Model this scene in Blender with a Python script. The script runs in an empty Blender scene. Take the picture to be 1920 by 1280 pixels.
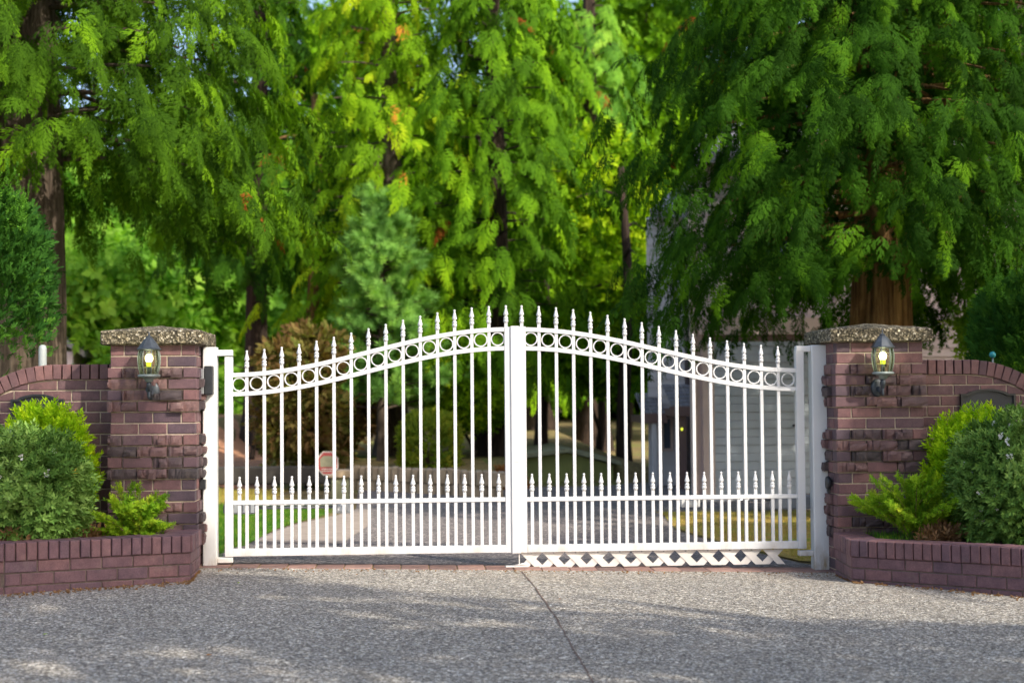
import bpy, math, random
import numpy as np
from mathutils import Vector, noise as mnoise
random.seed(7); RNG = np.random.default_rng(7)
SC = bpy.context.scene; COL = SC.collection
sin, cos, pi, sqrt = math.sin, math.cos, math.pi, math.sqrt

# ------------------------------------------------------------------ camera
F = 2840.0
CAM = Vector((-0.79, -11.8, 1.32))
YAW, PITCH, ROLL = math.radians(3.75), math.atan(105/F), math.radians(0.47)
FW = Vector((sin(YAW)*cos(PITCH), cos(YAW)*cos(PITCH), sin(PITCH)))
RT0 = FW.cross(Vector((0, 0, 1))).normalized(); UP0 = RT0.cross(FW)
RT = RT0*cos(ROLL) - UP0*sin(ROLL); UP = UP0*cos(ROLL) + RT0*sin(ROLL)
def ray(px, py): return FW*F + RT*(px-960) + UP*(640-py)
def at(px, py, Y):
    r = ray(px, py); t = (Y-CAM.y)/r.y
    return CAM + r*t
def gnd(px, py, z=0.0):
    r = ray(px, py); t = (z-CAM.z)/r.z
    return CAM + r*t
cd = bpy.data.cameras.new('camera'); cam = bpy.data.objects.new('camera', cd); COL.objects.link(cam)
cam.location = CAM
from mathutils import Matrix
cam.rotation_euler = Matrix((RT, UP, -FW)).transposed().to_euler()
cd.sensor_width = 36; cd.lens = F/1920*36; cd.clip_end = 3000; cd.clip_start = 0.1
cd.dof.use_dof = True; cd.dof.focus_distance = 10.5; cd.dof.aperture_fstop = 1.9
SC.camera = cam

# ------------------------------------------------------------------ helpers
def sm(a, b, x):
    t = min(1, max(0, (x-a)/(b-a))); return t*t*(3-2*t)
def tag(o, label=None, cat=None, group=None, kind=None):
    if label: o['label'] = label
    if cat: o['category'] = cat
    if group: o['group'] = group
    if kind: o['kind'] = kind
    return o
WL = {}
def empty(name, loc, label, cat, group=None):
    o = bpy.data.objects.new(name, None); COL.objects.link(o); o.location = loc
    o.empty_display_size = 0.2
    WL[o.name] = Vector(loc); return tag(o, label, cat, group)
def link(name, me, parent=None, origin=None):
    o = bpy.data.objects.new(name, me); COL.objects.link(o)
    org = Vector(origin) if origin is not None else (WL[parent.name] if parent else Vector((0, 0, 0)))
    if parent:
        o.parent = parent; o.location = org - WL[parent.name]
    else: o.location = org
    WL[o.name] = org
    return o
class MB:
    def __init__(s): s.v = []; s.f = []; s.r = []; s.sm = []
    def add(s, vs, fs, r=None, smooth=False):
        n = len(s.v); s.v += [tuple(v) for v in vs]
        r = random.random() if r is None else r
        for f in fs: s.f.append([i+n for i in f]); s.r.append(r); s.sm.append(smooth)
    def box(s, a, b, r=None):
        x0, y0, z0 = a; x1, y1, z1 = b
        s.add([(x0,y0,z0),(x1,y0,z0),(x1,y1,z0),(x0,y1,z0),(x0,y0,z1),(x1,y0,z1),(x1,y1,z1),(x0,y1,z1)],
              [(0,3,2,1),(4,5,6,7),(0,1,5,4),(1,2,6,5),(2,3,7,6),(3,0,4,7)], r)
    def cbox(s, a, b, c=0.003, r=None):      # box with chamfered edges on every side
        P = []
        ctr = [(a[i]+b[i])/2 for i in range(3)]; h = [(b[i]-a[i])/2 for i in range(3)]
        idx = {}
        for ax in range(3):
            for sx in (-1, 1):
                for sy in (-1, 1):
                    for sz in (-1, 1):
                        g = (sx, sy, sz)
                        p = [ctr[i]+g[i]*(h[i]-(0 if i == ax else c)) for i in range(3)]
                        idx[(ax, g)] = len(P); P.append(p)
        Fc = []
        for ax in range(3):
            o1, o2 = (ax+1) % 3, (ax+2) % 3
            for sg in (-1, 1):
                q = []
                for (u, w) in ((-1,-1),(1,-1),(1,1),(-1,1)):
                    g = [0,0,0]; g[ax] = sg; g[o1] = u; g[o2] = w; q.append(idx[(ax, tuple(g))])
                Fc.append(q if sg > 0 else q[::-1])
            for u in (-1, 1):
                for w in (-1, 1):
                    g0 = [0,0,0]; g1 = [0,0,0]
                    g0[ax] = -1; g1[ax] = 1; g0[o1] = g1[o1] = u; g0[o2] = g1[o2] = w
                    q = [idx[(o1, tuple(g0))], idx[(o1, tuple(g1))], idx[(o2, tuple(g1))], idx[(o2, tuple(g0))]]
                    Fc.append(q if u*w > 0 else q[::-1])
        for sx in (-1, 1):
            for sy in (-1, 1):
                for sz in (-1, 1):
                    g = (sx, sy, sz); q = [idx[(0,g)], idx[(1,g)], idx[(2,g)]]
                    Fc.append(q if sx*sy*sz > 0 else q[::-1])
        s.add(P, Fc, r)
    def prism(s, pts, axis_vec, r=None):     # closed polygon extruded by a vector
        n = len(pts); P = [Vector(p) for p in pts]; A = Vector(axis_vec)
        s.add(P+[p+A for p in P], [list(range(n))[::-1], list(range(n, 2*n))]+[(i, (i+1) % n, n+(i+1) % n, n+i) for i in range(n)], r)
    def tube(s, pts, rad, n=8, r=None, cap=True):
        pts = [Vector(p) for p in pts]; k = len(pts)
        if not hasattr(rad, '__len__'): rad = [rad]*k
        vs = []; up = Vector((0.13, 0.31, 0.94))
        for i, p in enumerate(pts):
            d = (pts[min(i+1, k-1)]-pts[max(i-1, 0)]).normalized()
            if abs(d.dot(up)) > 0.95: up = Vector((1, 0.1, 0))
            a = d.cross(up).normalized(); b = d.cross(a)
            for j in range(n):
                t = 2*pi*j/n; vs.append(p+(a*cos(t)+b*sin(t))*rad[i])
        fs = [(i*n+j, i*n+(j+1) % n, (i+1)*n+(j+1) % n, (i+1)*n+j) for i in range(k-1) for j in range(n)]
        if cap: fs += [list(range(n))[::-1], [(k-1)*n+j for j in range(n)]]
        s.add(vs, fs, r, True)
    def lathe(s, c, prof, n=16, r=None, smooth=True, rot=0):
        vs = []; k = len(prof)
        for (rr, z) in prof:
            for j in range(n):
                t = 2*pi*(j+rot)/n; vs.append((c[0]+rr*cos(t), c[1]+rr*sin(t), c[2]+z))
        fs = [(i*n+j, i*n+(j+1) % n, (i+1)*n+(j+1) % n, (i+1)*n+j) for i in range(k-1) for j in range(n)]
        fs += [list(range(n))[::-1], [(k-1)*n+j for j in range(n)]]
        s.add(vs, fs, r, smooth)
    def build(s, name, mat, parent=None, origin=None):
        me = bpy.data.meshes.new(name)
        org = Vector(origin) if origin is not None else (WL[parent.name] if parent else Vector((0, 0, 0)))
        me.from_pydata([(v[0]-org.x, v[1]-org.y, v[2]-org.z) for v in s.v], [], s.f)
        a = me.attributes.new('rnd', 'FLOAT', 'FACE'); a.data.foreach_set('value', s.r)
        me.polygons.foreach_set('use_smooth', s.sm)
        me.materials.append(mat); me.update()
        return link(name, me, parent, org)

# ------------------------------------------------------------------ materials
def newmat(name):
    m = bpy.data.materials.new(name); m.use_nodes = True; nt = m.node_tree; nt.nodes.clear()
    out = nt.nodes.new('ShaderNodeOutputMaterial'); return m, nt, out
def N(nt, t, **kw):
    n = nt.nodes.new('ShaderNode'+t)
    for k, v in kw.items():
        if k.startswith('i_'):
            key = k[2:]; key = int(key) if key.isdigit() else key.replace('_', ' ')
            n.inputs[key].default_value = v
        else: setattr(n, k, v)
    return n
def L(nt, a, b): nt.links.new(a, b)
def ramp(nt, src, stops, mode='LINEAR'):
    r = N(nt, 'ValToRGB'); e = r.color_ramp.elements; r.color_ramp.interpolation = mode
    while len(e) > 1: e.remove(e[-1])
    for i, (p, c) in enumerate(stops):
        if i == 0: e[0].position = p; el = e[0]
        else: el = e.new(p)
        el.color = (*c, 1)
    L(nt, src, r.inputs[0]); return r.outputs[0]
def coords(nt, scale=(1, 1, 1)):
    tc = N(nt, 'NewGeometry'); mp = N(nt, 'Mapping'); mp.inputs['Scale'].default_value = scale
    L(nt, tc.outputs['Position'], mp.inputs[0]); return mp.outputs[0]
def noisen(nt, vec, scale, detail=4, rough=0.6):
    n = N(nt, 'TexNoise', i_Scale=scale, i_Detail=detail, i_Roughness=rough); L(nt, vec, n.inputs['Vector']); return n.outputs[0]
def mixc(nt, fac, a, b, mode='MIX'):
    m = N(nt, 'Mix', data_type='RGBA', blend_type=mode)
    for s, i in ((fac, 0), (a, 6), (b, 7)):
        if hasattr(s, 'is_linked'): L(nt, s, m.inputs[i])
        elif i == 0: m.inputs[0].default_value = s
        else: m.inputs[i].default_value = (*s, 1)
    return m.outputs[2]
def bump(nt, h, strength, dist=0.01):
    b = N(nt, 'Bump', i_Strength=strength, i_Distance=dist); L(nt, h, b.inputs['Height']); return b.outputs[0]
def pbsdf(nt, out, color, rough=0.6, normal=None, spec=0.5, metal=0):
    p = N(nt, 'BsdfPrincipled', i_Roughness=rough, i_Metallic=metal)
    p.inputs['Specular IOR Level'].default_value = spec
    if hasattr(color, 'is_linked'): L(nt, color, p.inputs['Base Color'])
    else: p.inputs['Base Color'].default_value = (*color, 1)
    if normal is not None: L(nt, normal, p.inputs['Normal'])
    if out is not None: L(nt, p.outputs[0], out.inputs[0])
    return p
def attr(nt): return N(nt, 'Attribute', attribute_name='rnd').outputs['Fac']
def simple(name, col, rough=0.5, var=0.12, scale=8, bmp=0.0, metal=0, spec=0.5):
    m, nt, out = newmat(name); v = coords(nt); n = noisen(nt, v, scale, 5)
    c = ramp(nt, n, [(0.3, tuple(x*(1-var) for x in col)), (0.7, tuple(min(1, x*(1+var)) for x in col))])
    nb = bump(nt, noisen(nt, v, scale*6, 3), bmp, 0.005) if bmp else None
    pbsdf(nt, out, c, rough, nb, spec, metal); return m
def foliage(name, cols, dead=(0.32, 0.10, 0.02), trans=0.45, rough=0.75, tw=(1.15, 1.2, 0.45), spec=0.08):
    m, nt, out = newmat(name); r = attr(nt); k = len(cols)
    st = [(0.9*i/(k-1), c) for i, c in enumerate(cols)]+[(0.94, cols[-1]), (0.96, dead)]
    c = ramp(nt, r, st)
    p = pbsdf(nt, None, c, rough, None, spec)
    t = N(nt, 'BsdfTranslucent'); tc = mixc(nt, 1.0, c, tw, 'MULTIPLY'); L(nt, tc, t.inputs[0])
    mx = N(nt, 'MixShader'); mx.inputs[0].default_value = trans
    L(nt, p.outputs[0], mx.inputs[1]); L(nt, t.outputs[0], mx.inputs[2]); L(nt, mx.outputs[0], out.inputs[0]); return m

def m_brick(name, a, b, c, d):
    m, nt, out = newmat(name); v = coords(nt); r = attr(nt)
    base = ramp(nt, r, [(0, a), (0.35, b), (0.7, c), (1, d)])
    n1 = noisen(nt, v, 14, 6, 0.7); n2 = noisen(nt, v, 120, 3, 0.7)
    k = ramp(nt, n1, [(0.25, (0.55, 0.55, 0.6)), (0.6, (1.05, 1.02, 1.0)), (0.8, (1.4, 1.3, 1.25))])
    c2 = mixc(nt, 1.0, base, k, 'MULTIPLY')
    k2 = ramp(nt, n2, [(0.3, (0.8, 0.8, 0.8)), (0.7, (1.15, 1.15, 1.15))])
    c3 = mixc(nt, 1.0, c2, k2, 'MULTIPLY')
    # mortar smears and bloom
    n3 = noisen(nt, v, 5, 8, 0.75); f = ramp(nt, n3, [(0.56, (0, 0, 0)), (0.74, (0.45, 0.45, 0.45))])
    c4 = mixc(nt, f, c3, (0.26, 0.20, 0.17))
    ad = N(nt, 'Math', operation='ADD'); L(nt, n1, ad.inputs[0]); L(nt, n2, ad.inputs[1])
    pbsdf(nt, out, c4, 0.62, bump(nt, ad.outputs[0], 0.5, 0.004), 0.35); return m
M = {}
M['brick'] = m_brick('brick', (0.087, 0.060, 0.079), (0.139, 0.080, 0.092), (0.172, 0.088, 0.093), (0.208, 0.106, 0.104))
M['brick_planter'] = m_brick('planter_brick', (0.136, 0.081, 0.102), (0.160, 0.088, 0.104), (0.178, 0.095, 0.105), (0.202, 0.105, 0.111))
M['brick_wall'] = m_brick('wall_brick', (0.124, 0.070, 0.081), (0.154, 0.083, 0.087), (0.179, 0.094, 0.094), (0.206, 0.108, 0.105))
M['brick_rough'] = m_brick('rough_brick', (0.055, 0.044, 0.048), (0.102, 0.068, 0.073), (0.146, 0.083, 0.084), (0.190, 0.109, 0.103))
def m_agg(name, cols, scale, bstr, tint=None):
    m, nt, out = newmat(name); v = coords(nt)
    vo = N(nt, 'TexVoronoi', i_Scale=scale); L(nt, v, vo.inputs['Vector'])
    sep = N(nt, 'SeparateColor'); L(nt, vo.outputs['Color'], sep.inputs[0])
    c = ramp(nt, sep.outputs[0], cols)
    vo2 = N(nt, 'TexVoronoi', i_Scale=scale*0.53); L(nt, v, vo2.inputs['Vector'])
    sep2 = N(nt, 'SeparateColor'); L(nt, vo2.outputs['Color'], sep2.inputs[0])
    big = ramp(nt, sep2.outputs[1], [(0.0, (0.7, 0.7, 0.72)), (0.5, (0.95, 0.95, 0.95)), (0.8, (1.1, 1.1, 1.1)), (1, (1.7, 1.68, 1.6))])
    c = mixc(nt, 1.0, c, big, 'MULTIPLY')
    ed = ramp(nt, vo.outputs['Distance'], [(0.35, (1, 1, 1)), (0.75, (0.55, 0.53, 0.52))])
    c = mixc(nt, 1.0, c, ed, 'MULTIPLY')
    n = noisen(nt, v, 0.7, 6, 0.65)
    w = ramp(nt, n, [(0.3, (0.82, 0.80, 0.80)), (0.55, (1, .965, .95)), (0.75, (1.08, 1.0, 0.94))])
    c = mixc(nt, 1.0, c, w, 'MULTIPLY')
    if tint:
        n4 = noisen(nt, v, 0.55, 7, 0.7); f = ramp(nt, n4, [(0.55, (0, 0, 0)), (0.72, (0.4, 0.4, 0.4))])
        c = mixc(nt, f, c, tint)
    pbsdf(nt, out, c, 0.8, bump(nt, vo.outputs['Distance'], bstr, 0.006), 0.3); return m
M['aggregate'] = m_agg('exposed_aggregate', [(0, (0.108, 0.098, 0.083)), (0.25, (0.237, 0.222, 0.190)), (0.55, (0.410, 0.384, 0.327)), (0.8, (0.604, 0.567, 0.486)), (1, (0.833, 0.850, 0.816))], 94, 0.9, (0.410, 0.333, 0.243))
M['cap'] = m_agg('cap_aggregate', [(0, (0.035, 0.032, 0.02)), (0.4, (0.10, 0.088, 0.055)), (0.7, (0.20, 0.175, 0.115)), (0.9, (0.36, 0.32, 0.22)), (1, (0.7, 0.66, 0.52))], 80, 1.0)
M['asphalt'] = m_agg('asphalt', [(0, (0.164, 0.152, 0.154)), (0.5, (0.278, 0.255, 0.251)), (1, (0.455, 0.413, 0.387))], 60, 0.3, (0.304, 0.243, 0.171))
M['mortar'] = simple('mortar', (0.42, 0.34, 0.26), 0.9, 0.25, 30, 0.4)
M['mortar_dark'] = simple('dark_mortar', (0.13, 0.095, 0.08), 0.9, 0.4, 20, 0.4)
M['white'] = simple('white_gate_paint', (0.70, 0.70, 0.71), 0.35, 0.03, 6, 0.03)
def m_paint(name, col):
    m, nt, out = newmat(name); v = coords(nt); n = noisen(nt, coords(nt, (1, 1, .35)), 9, 7, .7); g_ = N(nt, 'NewGeometry'); sx = N(nt, 'SeparateXYZ'); L(nt, g_.outputs['Position'], sx.inputs[0])
    lo = ramp(nt, sx.outputs[2], [(0.0, (1, 1, 1)), (0.22, (0.12, 0.12, 0.12)), (0.5, (0.04, 0.04, 0.04))]); d = ramp(nt, n, [(0.42, (0, 0, 0)), (0.68, (1, 1, 1))])
    f = mixc(nt, 1.0, lo, d, 'MULTIPLY'); c = mixc(nt, f, col, (0.36, 0.27, 0.17))
    pbsdf(nt, out, c, 0.42, bump(nt, noisen(nt, v, 60, 3), 0.05, 0.003), 0.45); return m
M['white'] = m_paint('white_gate_paint', (0.66, 0.66, 0.67))
M['white2'] = m_paint('stained_white_post_paint', (0.72, 0.72, 0.72))
M['lattice'] = simple('weathered_white_plastic', (0.66, 0.62, 0.58), 0.6, 0.1, 5, 0.05)
M['black'] = simple('black_metal', (0.02, 0.022, 0.026), 0.4, 0.3, 20, 0.1)
M['lantern'] = simple('weathered_lantern_metal', (0.055, 0.065, 0.078), 0.42, 0.35, 25, 0.2, 0.3)
M['verdigris'] = simple('worn_grey_metal', (0.25, 0.29, 0.28), 0.5, 0.3, 30, 0.2, 0.3)
M['silver'] = simple('brushed_silver', (0.45, 0.46, 0.48), 0.35, 0.1, 12, 0.0, 0.8)
M['grey'] = simple('grey_housing', (0.34, 0.36, 0.38), 0.45, 0.08, 6)
M['concrete'] = simple('pale_paving', (0.38, 0.31, 0.26), 0.85, 0.15, 6, 0.2)
M['paver'] = m_brick('red_paver', (0.180, 0.114, 0.100), (0.252, 0.152, 0.130), (0.306, 0.180, 0.150), (0.360, 0.228, 0.190))
M['soil'] = simple('soil', (0.06, 0.045, 0.03), 0.95, 0.5, 20, 0.8)
M['joint'] = simple('joint_filler', (0.16, 0.105, 0.08), 0.9, 0.3, 10)
M['leaf_orange'] = foliage('fallen_leaf_orange', [(0.42, 0.16, 0.05), (0.5, 0.22, 0.07)])
M['twig'] = simple('twig_brown', (0.16, 0.09, 0.05), 0.8, 0.3, 20)
M['dry'] = foliage('dry_weed', [(0.22, 0.12, 0.06), (0.35, 0.2, 0.1)], trans=0.25)
def m_bark(name, a, b, c):
    m, nt, out = newmat(name); v = coords(nt, (9, 9, 0.7)); n = noisen(nt, v, 2.2, 7, 0.7)
    col = ramp(nt, n, [(0.32, a), (0.5, b), (0.68, c)])
    pbsdf(nt, out, col, 0.9, bump(nt, n, 1.0, 0.06), 0.2); return m
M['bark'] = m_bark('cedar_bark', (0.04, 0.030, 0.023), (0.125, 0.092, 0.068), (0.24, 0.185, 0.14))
M['bark_sunlit'] = m_bark('sunlit_cedar_bark', (0.06, 0.034, 0.016), (0.28, 0.155, 0.065), (0.58, 0.36, 0.15))  # sunlight on the trunk is put into this bark colour
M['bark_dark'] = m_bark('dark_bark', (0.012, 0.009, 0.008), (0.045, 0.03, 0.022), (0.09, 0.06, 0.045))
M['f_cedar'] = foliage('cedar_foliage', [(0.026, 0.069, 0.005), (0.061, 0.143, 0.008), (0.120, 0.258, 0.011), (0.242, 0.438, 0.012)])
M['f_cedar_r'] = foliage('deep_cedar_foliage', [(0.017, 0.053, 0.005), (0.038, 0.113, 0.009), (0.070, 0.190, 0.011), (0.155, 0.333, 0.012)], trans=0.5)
M['f_yellow'] = foliage('yellow_green_foliage', [(0.079, 0.178, 0.009), (0.191, 0.367, 0.011), (0.337, 0.533, 0.014), (0.538, 0.635, 0.023)], dead=(0.672, 0.330, 0.046), trans=0.5)
M['f_mid'] = foliage('mid_green_foliage', [(0.042, 0.110, 0.007), (0.096, 0.230, 0.010), (0.174, 0.356, 0.012), (0.313, 0.544, 0.014)])
M['f_far'] = foliage('far_leaf_foliage', [(0.080, 0.208, 0.032), (0.176, 0.384, 0.048), (0.304, 0.544, 0.064), (0.448, 0.672, 0.096)], trans=0.5)
M['f_dark'] = foliage('dark_far_foliage', [(0.010, 0.03, 0.006), (0.022, 0.06, 0.010), (0.035, 0.085, 0.012)])
M['f_pine'] = foliage('blue_pine_foliage', [(0.085, 0.190, 0.044), (0.156, 0.335, 0.074), (0.255, 0.481, 0.099), (0.355, 0.612, 0.086)], trans=0.35)
M['f_brown'] = foliage('browning_conifer', [(0.135, 0.090, 0.038), (0.254, 0.149, 0.060), (0.179, 0.209, 0.045), (0.389, 0.224, 0.098)])
M['f_hedge'] = foliage('hedge_foliage', [(0.016, 0.063, 0.011), (0.032, 0.109, 0.016), (0.063, 0.178, 0.021), (0.115, 0.265, 0.025)], trans=0.25)
M['f_shoot'] = foliage('fresh_shoots', [(0.10, 0.26, 0.03), (0.16, 0.36, 0.04)], trans=0.45)
M['f_shrub'] = foliage('dark_shrub_leaves', [(0.061, 0.138, 0.026), (0.114, 0.227, 0.045), (0.202, 0.341, 0.075), (0.334, 0.486, 0.133)], dead=(0.527, 0.454, 0.075), trans=0.25)
M['f_box'] = foliage('golden_shrub_leaves', [(0.157, 0.332, 0.013), (0.335, 0.548, 0.015), (0.552, 0.731, 0.021), (0.829, 0.831, 0.038)], trans=0.4)
M['f_juniper'] = foliage('golden_juniper', [(0.09, 0.21, 0.015), (0.19, 0.37, 0.02), (0.34, 0.50, 0.03), (0.52, 0.56, 0.05)], trans=0.4)
M['f_topiary'] = foliage('topiary_leaves', [(0.153, 0.264, 0.033), (0.308, 0.395, 0.044), (0.659, 0.593, 0.066)])
M['flower'] = foliage('white_petals', [(0.75, 0.72, 0.66), (0.85, 0.83, 0.8)], trans=0.2, tw=(1, 1, 1))
M['roof'] = simple('grey_shingle', (0.224, 0.217, 0.231), 0.85, 0.3, 12, 0.5)
M['trim'] = simple('brown_trim', (0.180, 0.108, 0.090), 0.6, 0.1, 8)
M['beige'] = simple('beige_trim', (0.660, 0.515, 0.449), 0.6, 0.06, 4)
M['green_shed'] = simple('olive_shed_paint', (0.250, 0.269, 0.077), 0.7, 0.15, 3)
M['stone'] = simple('retaining_stone', (0.497, 0.372, 0.248), 0.9, 0.3, 4, 0.6)
M['stone_dark'] = simple('dark_edging', (0.058, 0.052, 0.046), 0.9, 0.3, 5, 0.4)
M['wood'] = simple('mossy_timber', (0.280, 0.280, 0.168), 0.85, 0.3, 6, 0.5)
M['turq'] = simple('turquoise_glaze', (0.03, 0.30, 0.32), 0.15, 0.1, 5)
M['pipe'] = simple('white_pipe', (0.34, 0.37, 0.36), 0.4, 0.1, 6)
def m_siding(name, col, pitch, depth=0.012):
    m, nt, out = newmat(name)
    g = N(nt, 'NewGeometry'); sx = N(nt, 'SeparateXYZ'); L(nt, g.outputs['Position'], sx.inputs[0])
    d = N(nt, 'Math', operation='DIVIDE'); L(nt, sx.outputs[2], d.inputs[0]); d.inputs[1].default_value = pitch
    fr = N(nt, 'Math', operation='FRACT'); L(nt, d.outputs[0], fr.inputs[0])
    n = noisen(nt, g.outputs['Position'], 3, 5); c = ramp(nt, n, [(0.3, tuple(x*0.92 for x in col)), (0.7, tuple(x*1.06 for x in col))])
    pbsdf(nt, out, c, 0.6, None, 0.3); return m
M['siding_pink'] = m_siding('pink_beige_siding', (0.60, 0.50, 0.49), 0.13)
M['siding_lav'] = m_siding('lavender_siding', (0.637, 0.607, 0.605), 0.13)
M['door_blue'] = m_siding('blue_grey_door', (0.47, 0.52, 0.56), 0.2)
def m_ground():
    m, nt, out = newmat('garden_ground'); v = coords(nt)
    n = noisen(nt, v, 0.5, 8, 0.7); n2 = noisen(nt, v, 18, 6, 0.75)
    c = ramp(nt, n, [(0.35, (0.17, 0.125, 0.065)), (0.5, (0.28, 0.21, 0.10)), (0.65, (0.19, 0.24, 0.055))])
    k = ramp(nt, n2, [(0.3, (0.5, 0.5, 0.5)), (0.7, (1.4, 1.4, 1.4))]); c = mixc(nt, 1.0, c, k, 'MULTIPLY')
    pbsdf(nt, out, c, 0.95, bump(nt, n2, 0.8, 0.03), 0.1); return m
M['ground'] = m_ground()
def m_grass(name, a, b, c_):
    m, nt, out = newmat(name); v = coords(nt); n = noisen(nt, v, 1.3, 6, 0.7); n2 = noisen(nt, v, 35, 5, 0.8)
    c = ramp(nt, n, [(0.35, a), (0.5, b), (0.66, c_)]); k = ramp(nt, n2, [(0.3, (0.5, 0.5, 0.5)), (0.7, (1.4, 1.4, 1.4))])
    pbsdf(nt, out, mixc(nt, 1.0, c, k, 'MULTIPLY'), 0.95, bump(nt, n2, 0.8, 0.02), 0.1); return m
M['lawn'] = m_grass('lawn_grass', (0.05, 0.15, 0.015), (0.09, 0.22, 0.02), (0.22, 0.24, 0.05))
M['lawn_dry'] = m_grass('dry_lawn', (0.321, 0.284, 0.076), (0.567, 0.378, 0.113), (0.378, 0.416, 0.095))
M['bank'] = m_grass('red_earth', (0.389, 0.184, 0.108), (0.648, 0.324, 0.194), (0.518, 0.281, 0.173))
M['drygrass_bank'] = m_grass('dry_bank', (0.240, 0.180, 0.075), (0.360, 0.255, 0.105), (0.225, 0.195, 0.060))
M['bl_green'] = foliage('grass_blades', [(0.05, 0.16, 0.02), (0.10, 0.26, 0.02), (0.25, 0.33, 0.05)], trans=0.4)
M['bl_dry'] = foliage('dry_grass_blades', [(0.364, 0.328, 0.091), (0.619, 0.455, 0.146), (0.400, 0.473, 0.109)], trans=0.4)
def m_emit(name, col, s):
    m, nt, out = newmat(name); e = N(nt, 'Emission', i_Strength=s); e.inputs[0].default_value = (*col, 1); L(nt, e.outputs[0], out.inputs[0]); return m
M['bulb'] = m_emit('lit_bulb', (1.0, 1.0, 0.66), 5)
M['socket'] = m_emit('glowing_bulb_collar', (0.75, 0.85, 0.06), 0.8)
def m_glass(name, tint):
    m, nt, out = newmat(name)
    t = N(nt, 'BsdfTransparent'); t.inputs[0].default_value = (*tint, 1)
    g = N(nt, 'BsdfGlossy', i_Roughness=0.08)
    fr = N(nt, 'Fresnel', i_IOR=1.5); mx = N(nt, 'MixShader')
    L(nt, fr.outputs[0], mx.inputs[0]); L(nt, t.outputs[0], mx.inputs[1]); L(nt, g.outputs[0], mx.inputs[2])
    L(nt, mx.outputs[0], out.inputs[0]); return m
M['glass'] = m_glass('lantern_glass', (0.90, 0.94, 0.72))
M['plaque_panel'] = simple('plaque_panel', (0.03, 0.032, 0.04), 0.55, 0.3, 6)
M['darkglass'] = simple('dark_window', (0.05, 0.07, 0.10), 0.08, 0.1, 3)
M['sign_red'] = simple('faded_red_sign', (0.42, 0.07, 0.07), 0.5, 0.15, 12)
M['sign_white'] = simple('faded_white_sign', (0.55, 0.46, 0.42), 0.5, 0.08, 12)
M['sign_tan'] = simple('sun_bleached_panel', (0.36, 0.33, 0.22), 0.6, 0.15, 16)

# ------------------------------------------------------------------ terrain
def gz(x, y):
    t = sm(-1.6, -0.3, y); k = 0.013+(0.023-0.013)*t; c = 0.015*(1-t)
    xx = max(-6, min(6, x)); z = -k*xx + c
    z *= 1-sm(3, 8, y)
    wl = 1-sm(-4.3, -3.4, x)
    if y > 7:
        z += wl*(sm(7.3, 10, y)*0.26 + sm(10.3, 17.5, y)*0.75)
        wc = (1-wl)*(1-sm(2.4, 3.6, x))
        z += wc*(sm(11.6, 12.2, y)*0.34 + sm(12.2, 30, y)*0.3)
    if y > 30: z += sm(30, 60, y)*0.5
    return z
def lines(a, b, lo, hi, st):
    r = list(np.arange(lo, hi+1e-6, st)); w = st; x = lo
    while x > a: w *= 1.5; x -= w; r.insert(0, max(a, x))
    w = st; x = hi
    while x < b: w *= 1.5; x += w; r.append(min(b, x))
    return r
def sheet(name, xs, ys, off, mat, label=None, inside=None, kind='structure'):
    V_ = [(x, y, gz(x, y)+off) for y in ys for x in xs]; nx = len(xs); Fc = []
    for j in range(len(ys)-1):
        for i in range(nx-1):
            Fc.append((j*nx+i, j*nx+i+1, (j+1)*nx+i+1, (j+1)*nx+i))
    me = bpy.data.meshes.new(name); me.from_pydata(V_, [], Fc); me.materials.append(mat); me.polygons.foreach_set('use_smooth', [True]*len(Fc))
    o = link(name, me); o['kind'] = kind
    return o
sheet('ground', lines(-600, 600, -14, 14, 0.25), lines(-300, 900, -14, 30, 0.25), 0, M['ground'])
def polysheet(name, pts, off, mat):          # polygon laid over the terrain, cut into strips along y
    P = [(p[0], p[1]) for p in pts]; ys = sorted(set([p[1] for p in P]+list(np.arange(math.floor(min(p[1] for p in P)*4)/4, max(p[1] for p in P), 0.25))))
    ys = [y for y in ys if min(p[1] for p in P) <= y <= max(p[1] for p in P)]
    V_ = []; Fc = []
    def xr(y, e):
        y = y+e; xs = []
        for i in range(len(P)):
            a, b = P[i], P[(i+1) % len(P)]
            if (a[1] <= y < b[1]) or (b[1] <= y < a[1]): xs.append(a[0]+(b[0]-a[0])*(y-a[1])/(b[1]-a[1]))
        return min(xs), max(xs)
    for j in range(len(ys)-1):
        a0, b0 = xr(ys[j], 1e-5); a1, b1 = xr(ys[j+1], -1e-5); n = max(2, int((b0-a0)/0.4)+2)
        s = len(V_)
        for k in range(n): x = a0+(b0-a0)*k/(n-1); V_.append((x, ys[j], gz(x, ys[j])+off))
        for k in range(n): x = a1+(b1-a1)*k/(n-1); V_.append((x, ys[j+1], gz(x, ys[j+1])+off))
        for k in range(n-1): Fc.append((s+k, s+k+1, s+n+k+1, s+n+k))
    me = bpy.data.meshes.new(name); me.from_pydata(V_, [], Fc); me.materials.append(mat); me.polygons.foreach_set('use_smooth', [True]*len(Fc))
    o = link(name, me); o['kind'] = 'structure'; return o
sheet('driveway_apron', list(np.arange(-14, 14.1, 0.25)), list(np.arange(-14, -0.24, 0.25))+[-0.2], 0.004, M['aggregate'])
g = lambda a, b: tuple(gnd(a, b))[:2]
back = [(-2.55, 0.12), (2.55, 0.12), g(1500, 1043), g(1350, 1010), g(1262, 985)]
back += [(3.2, 5.9), (11.0, 5.9), (11.0, 8.3), (2.6, 11.3), g(940, 934), g(672, 917), g(668, 955), g(632, 969), g(560, 988), g(520, 1003), g(472, 1026)]
polysheet('driveway_asphalt', back, 0.004, M['asphalt'])
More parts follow.
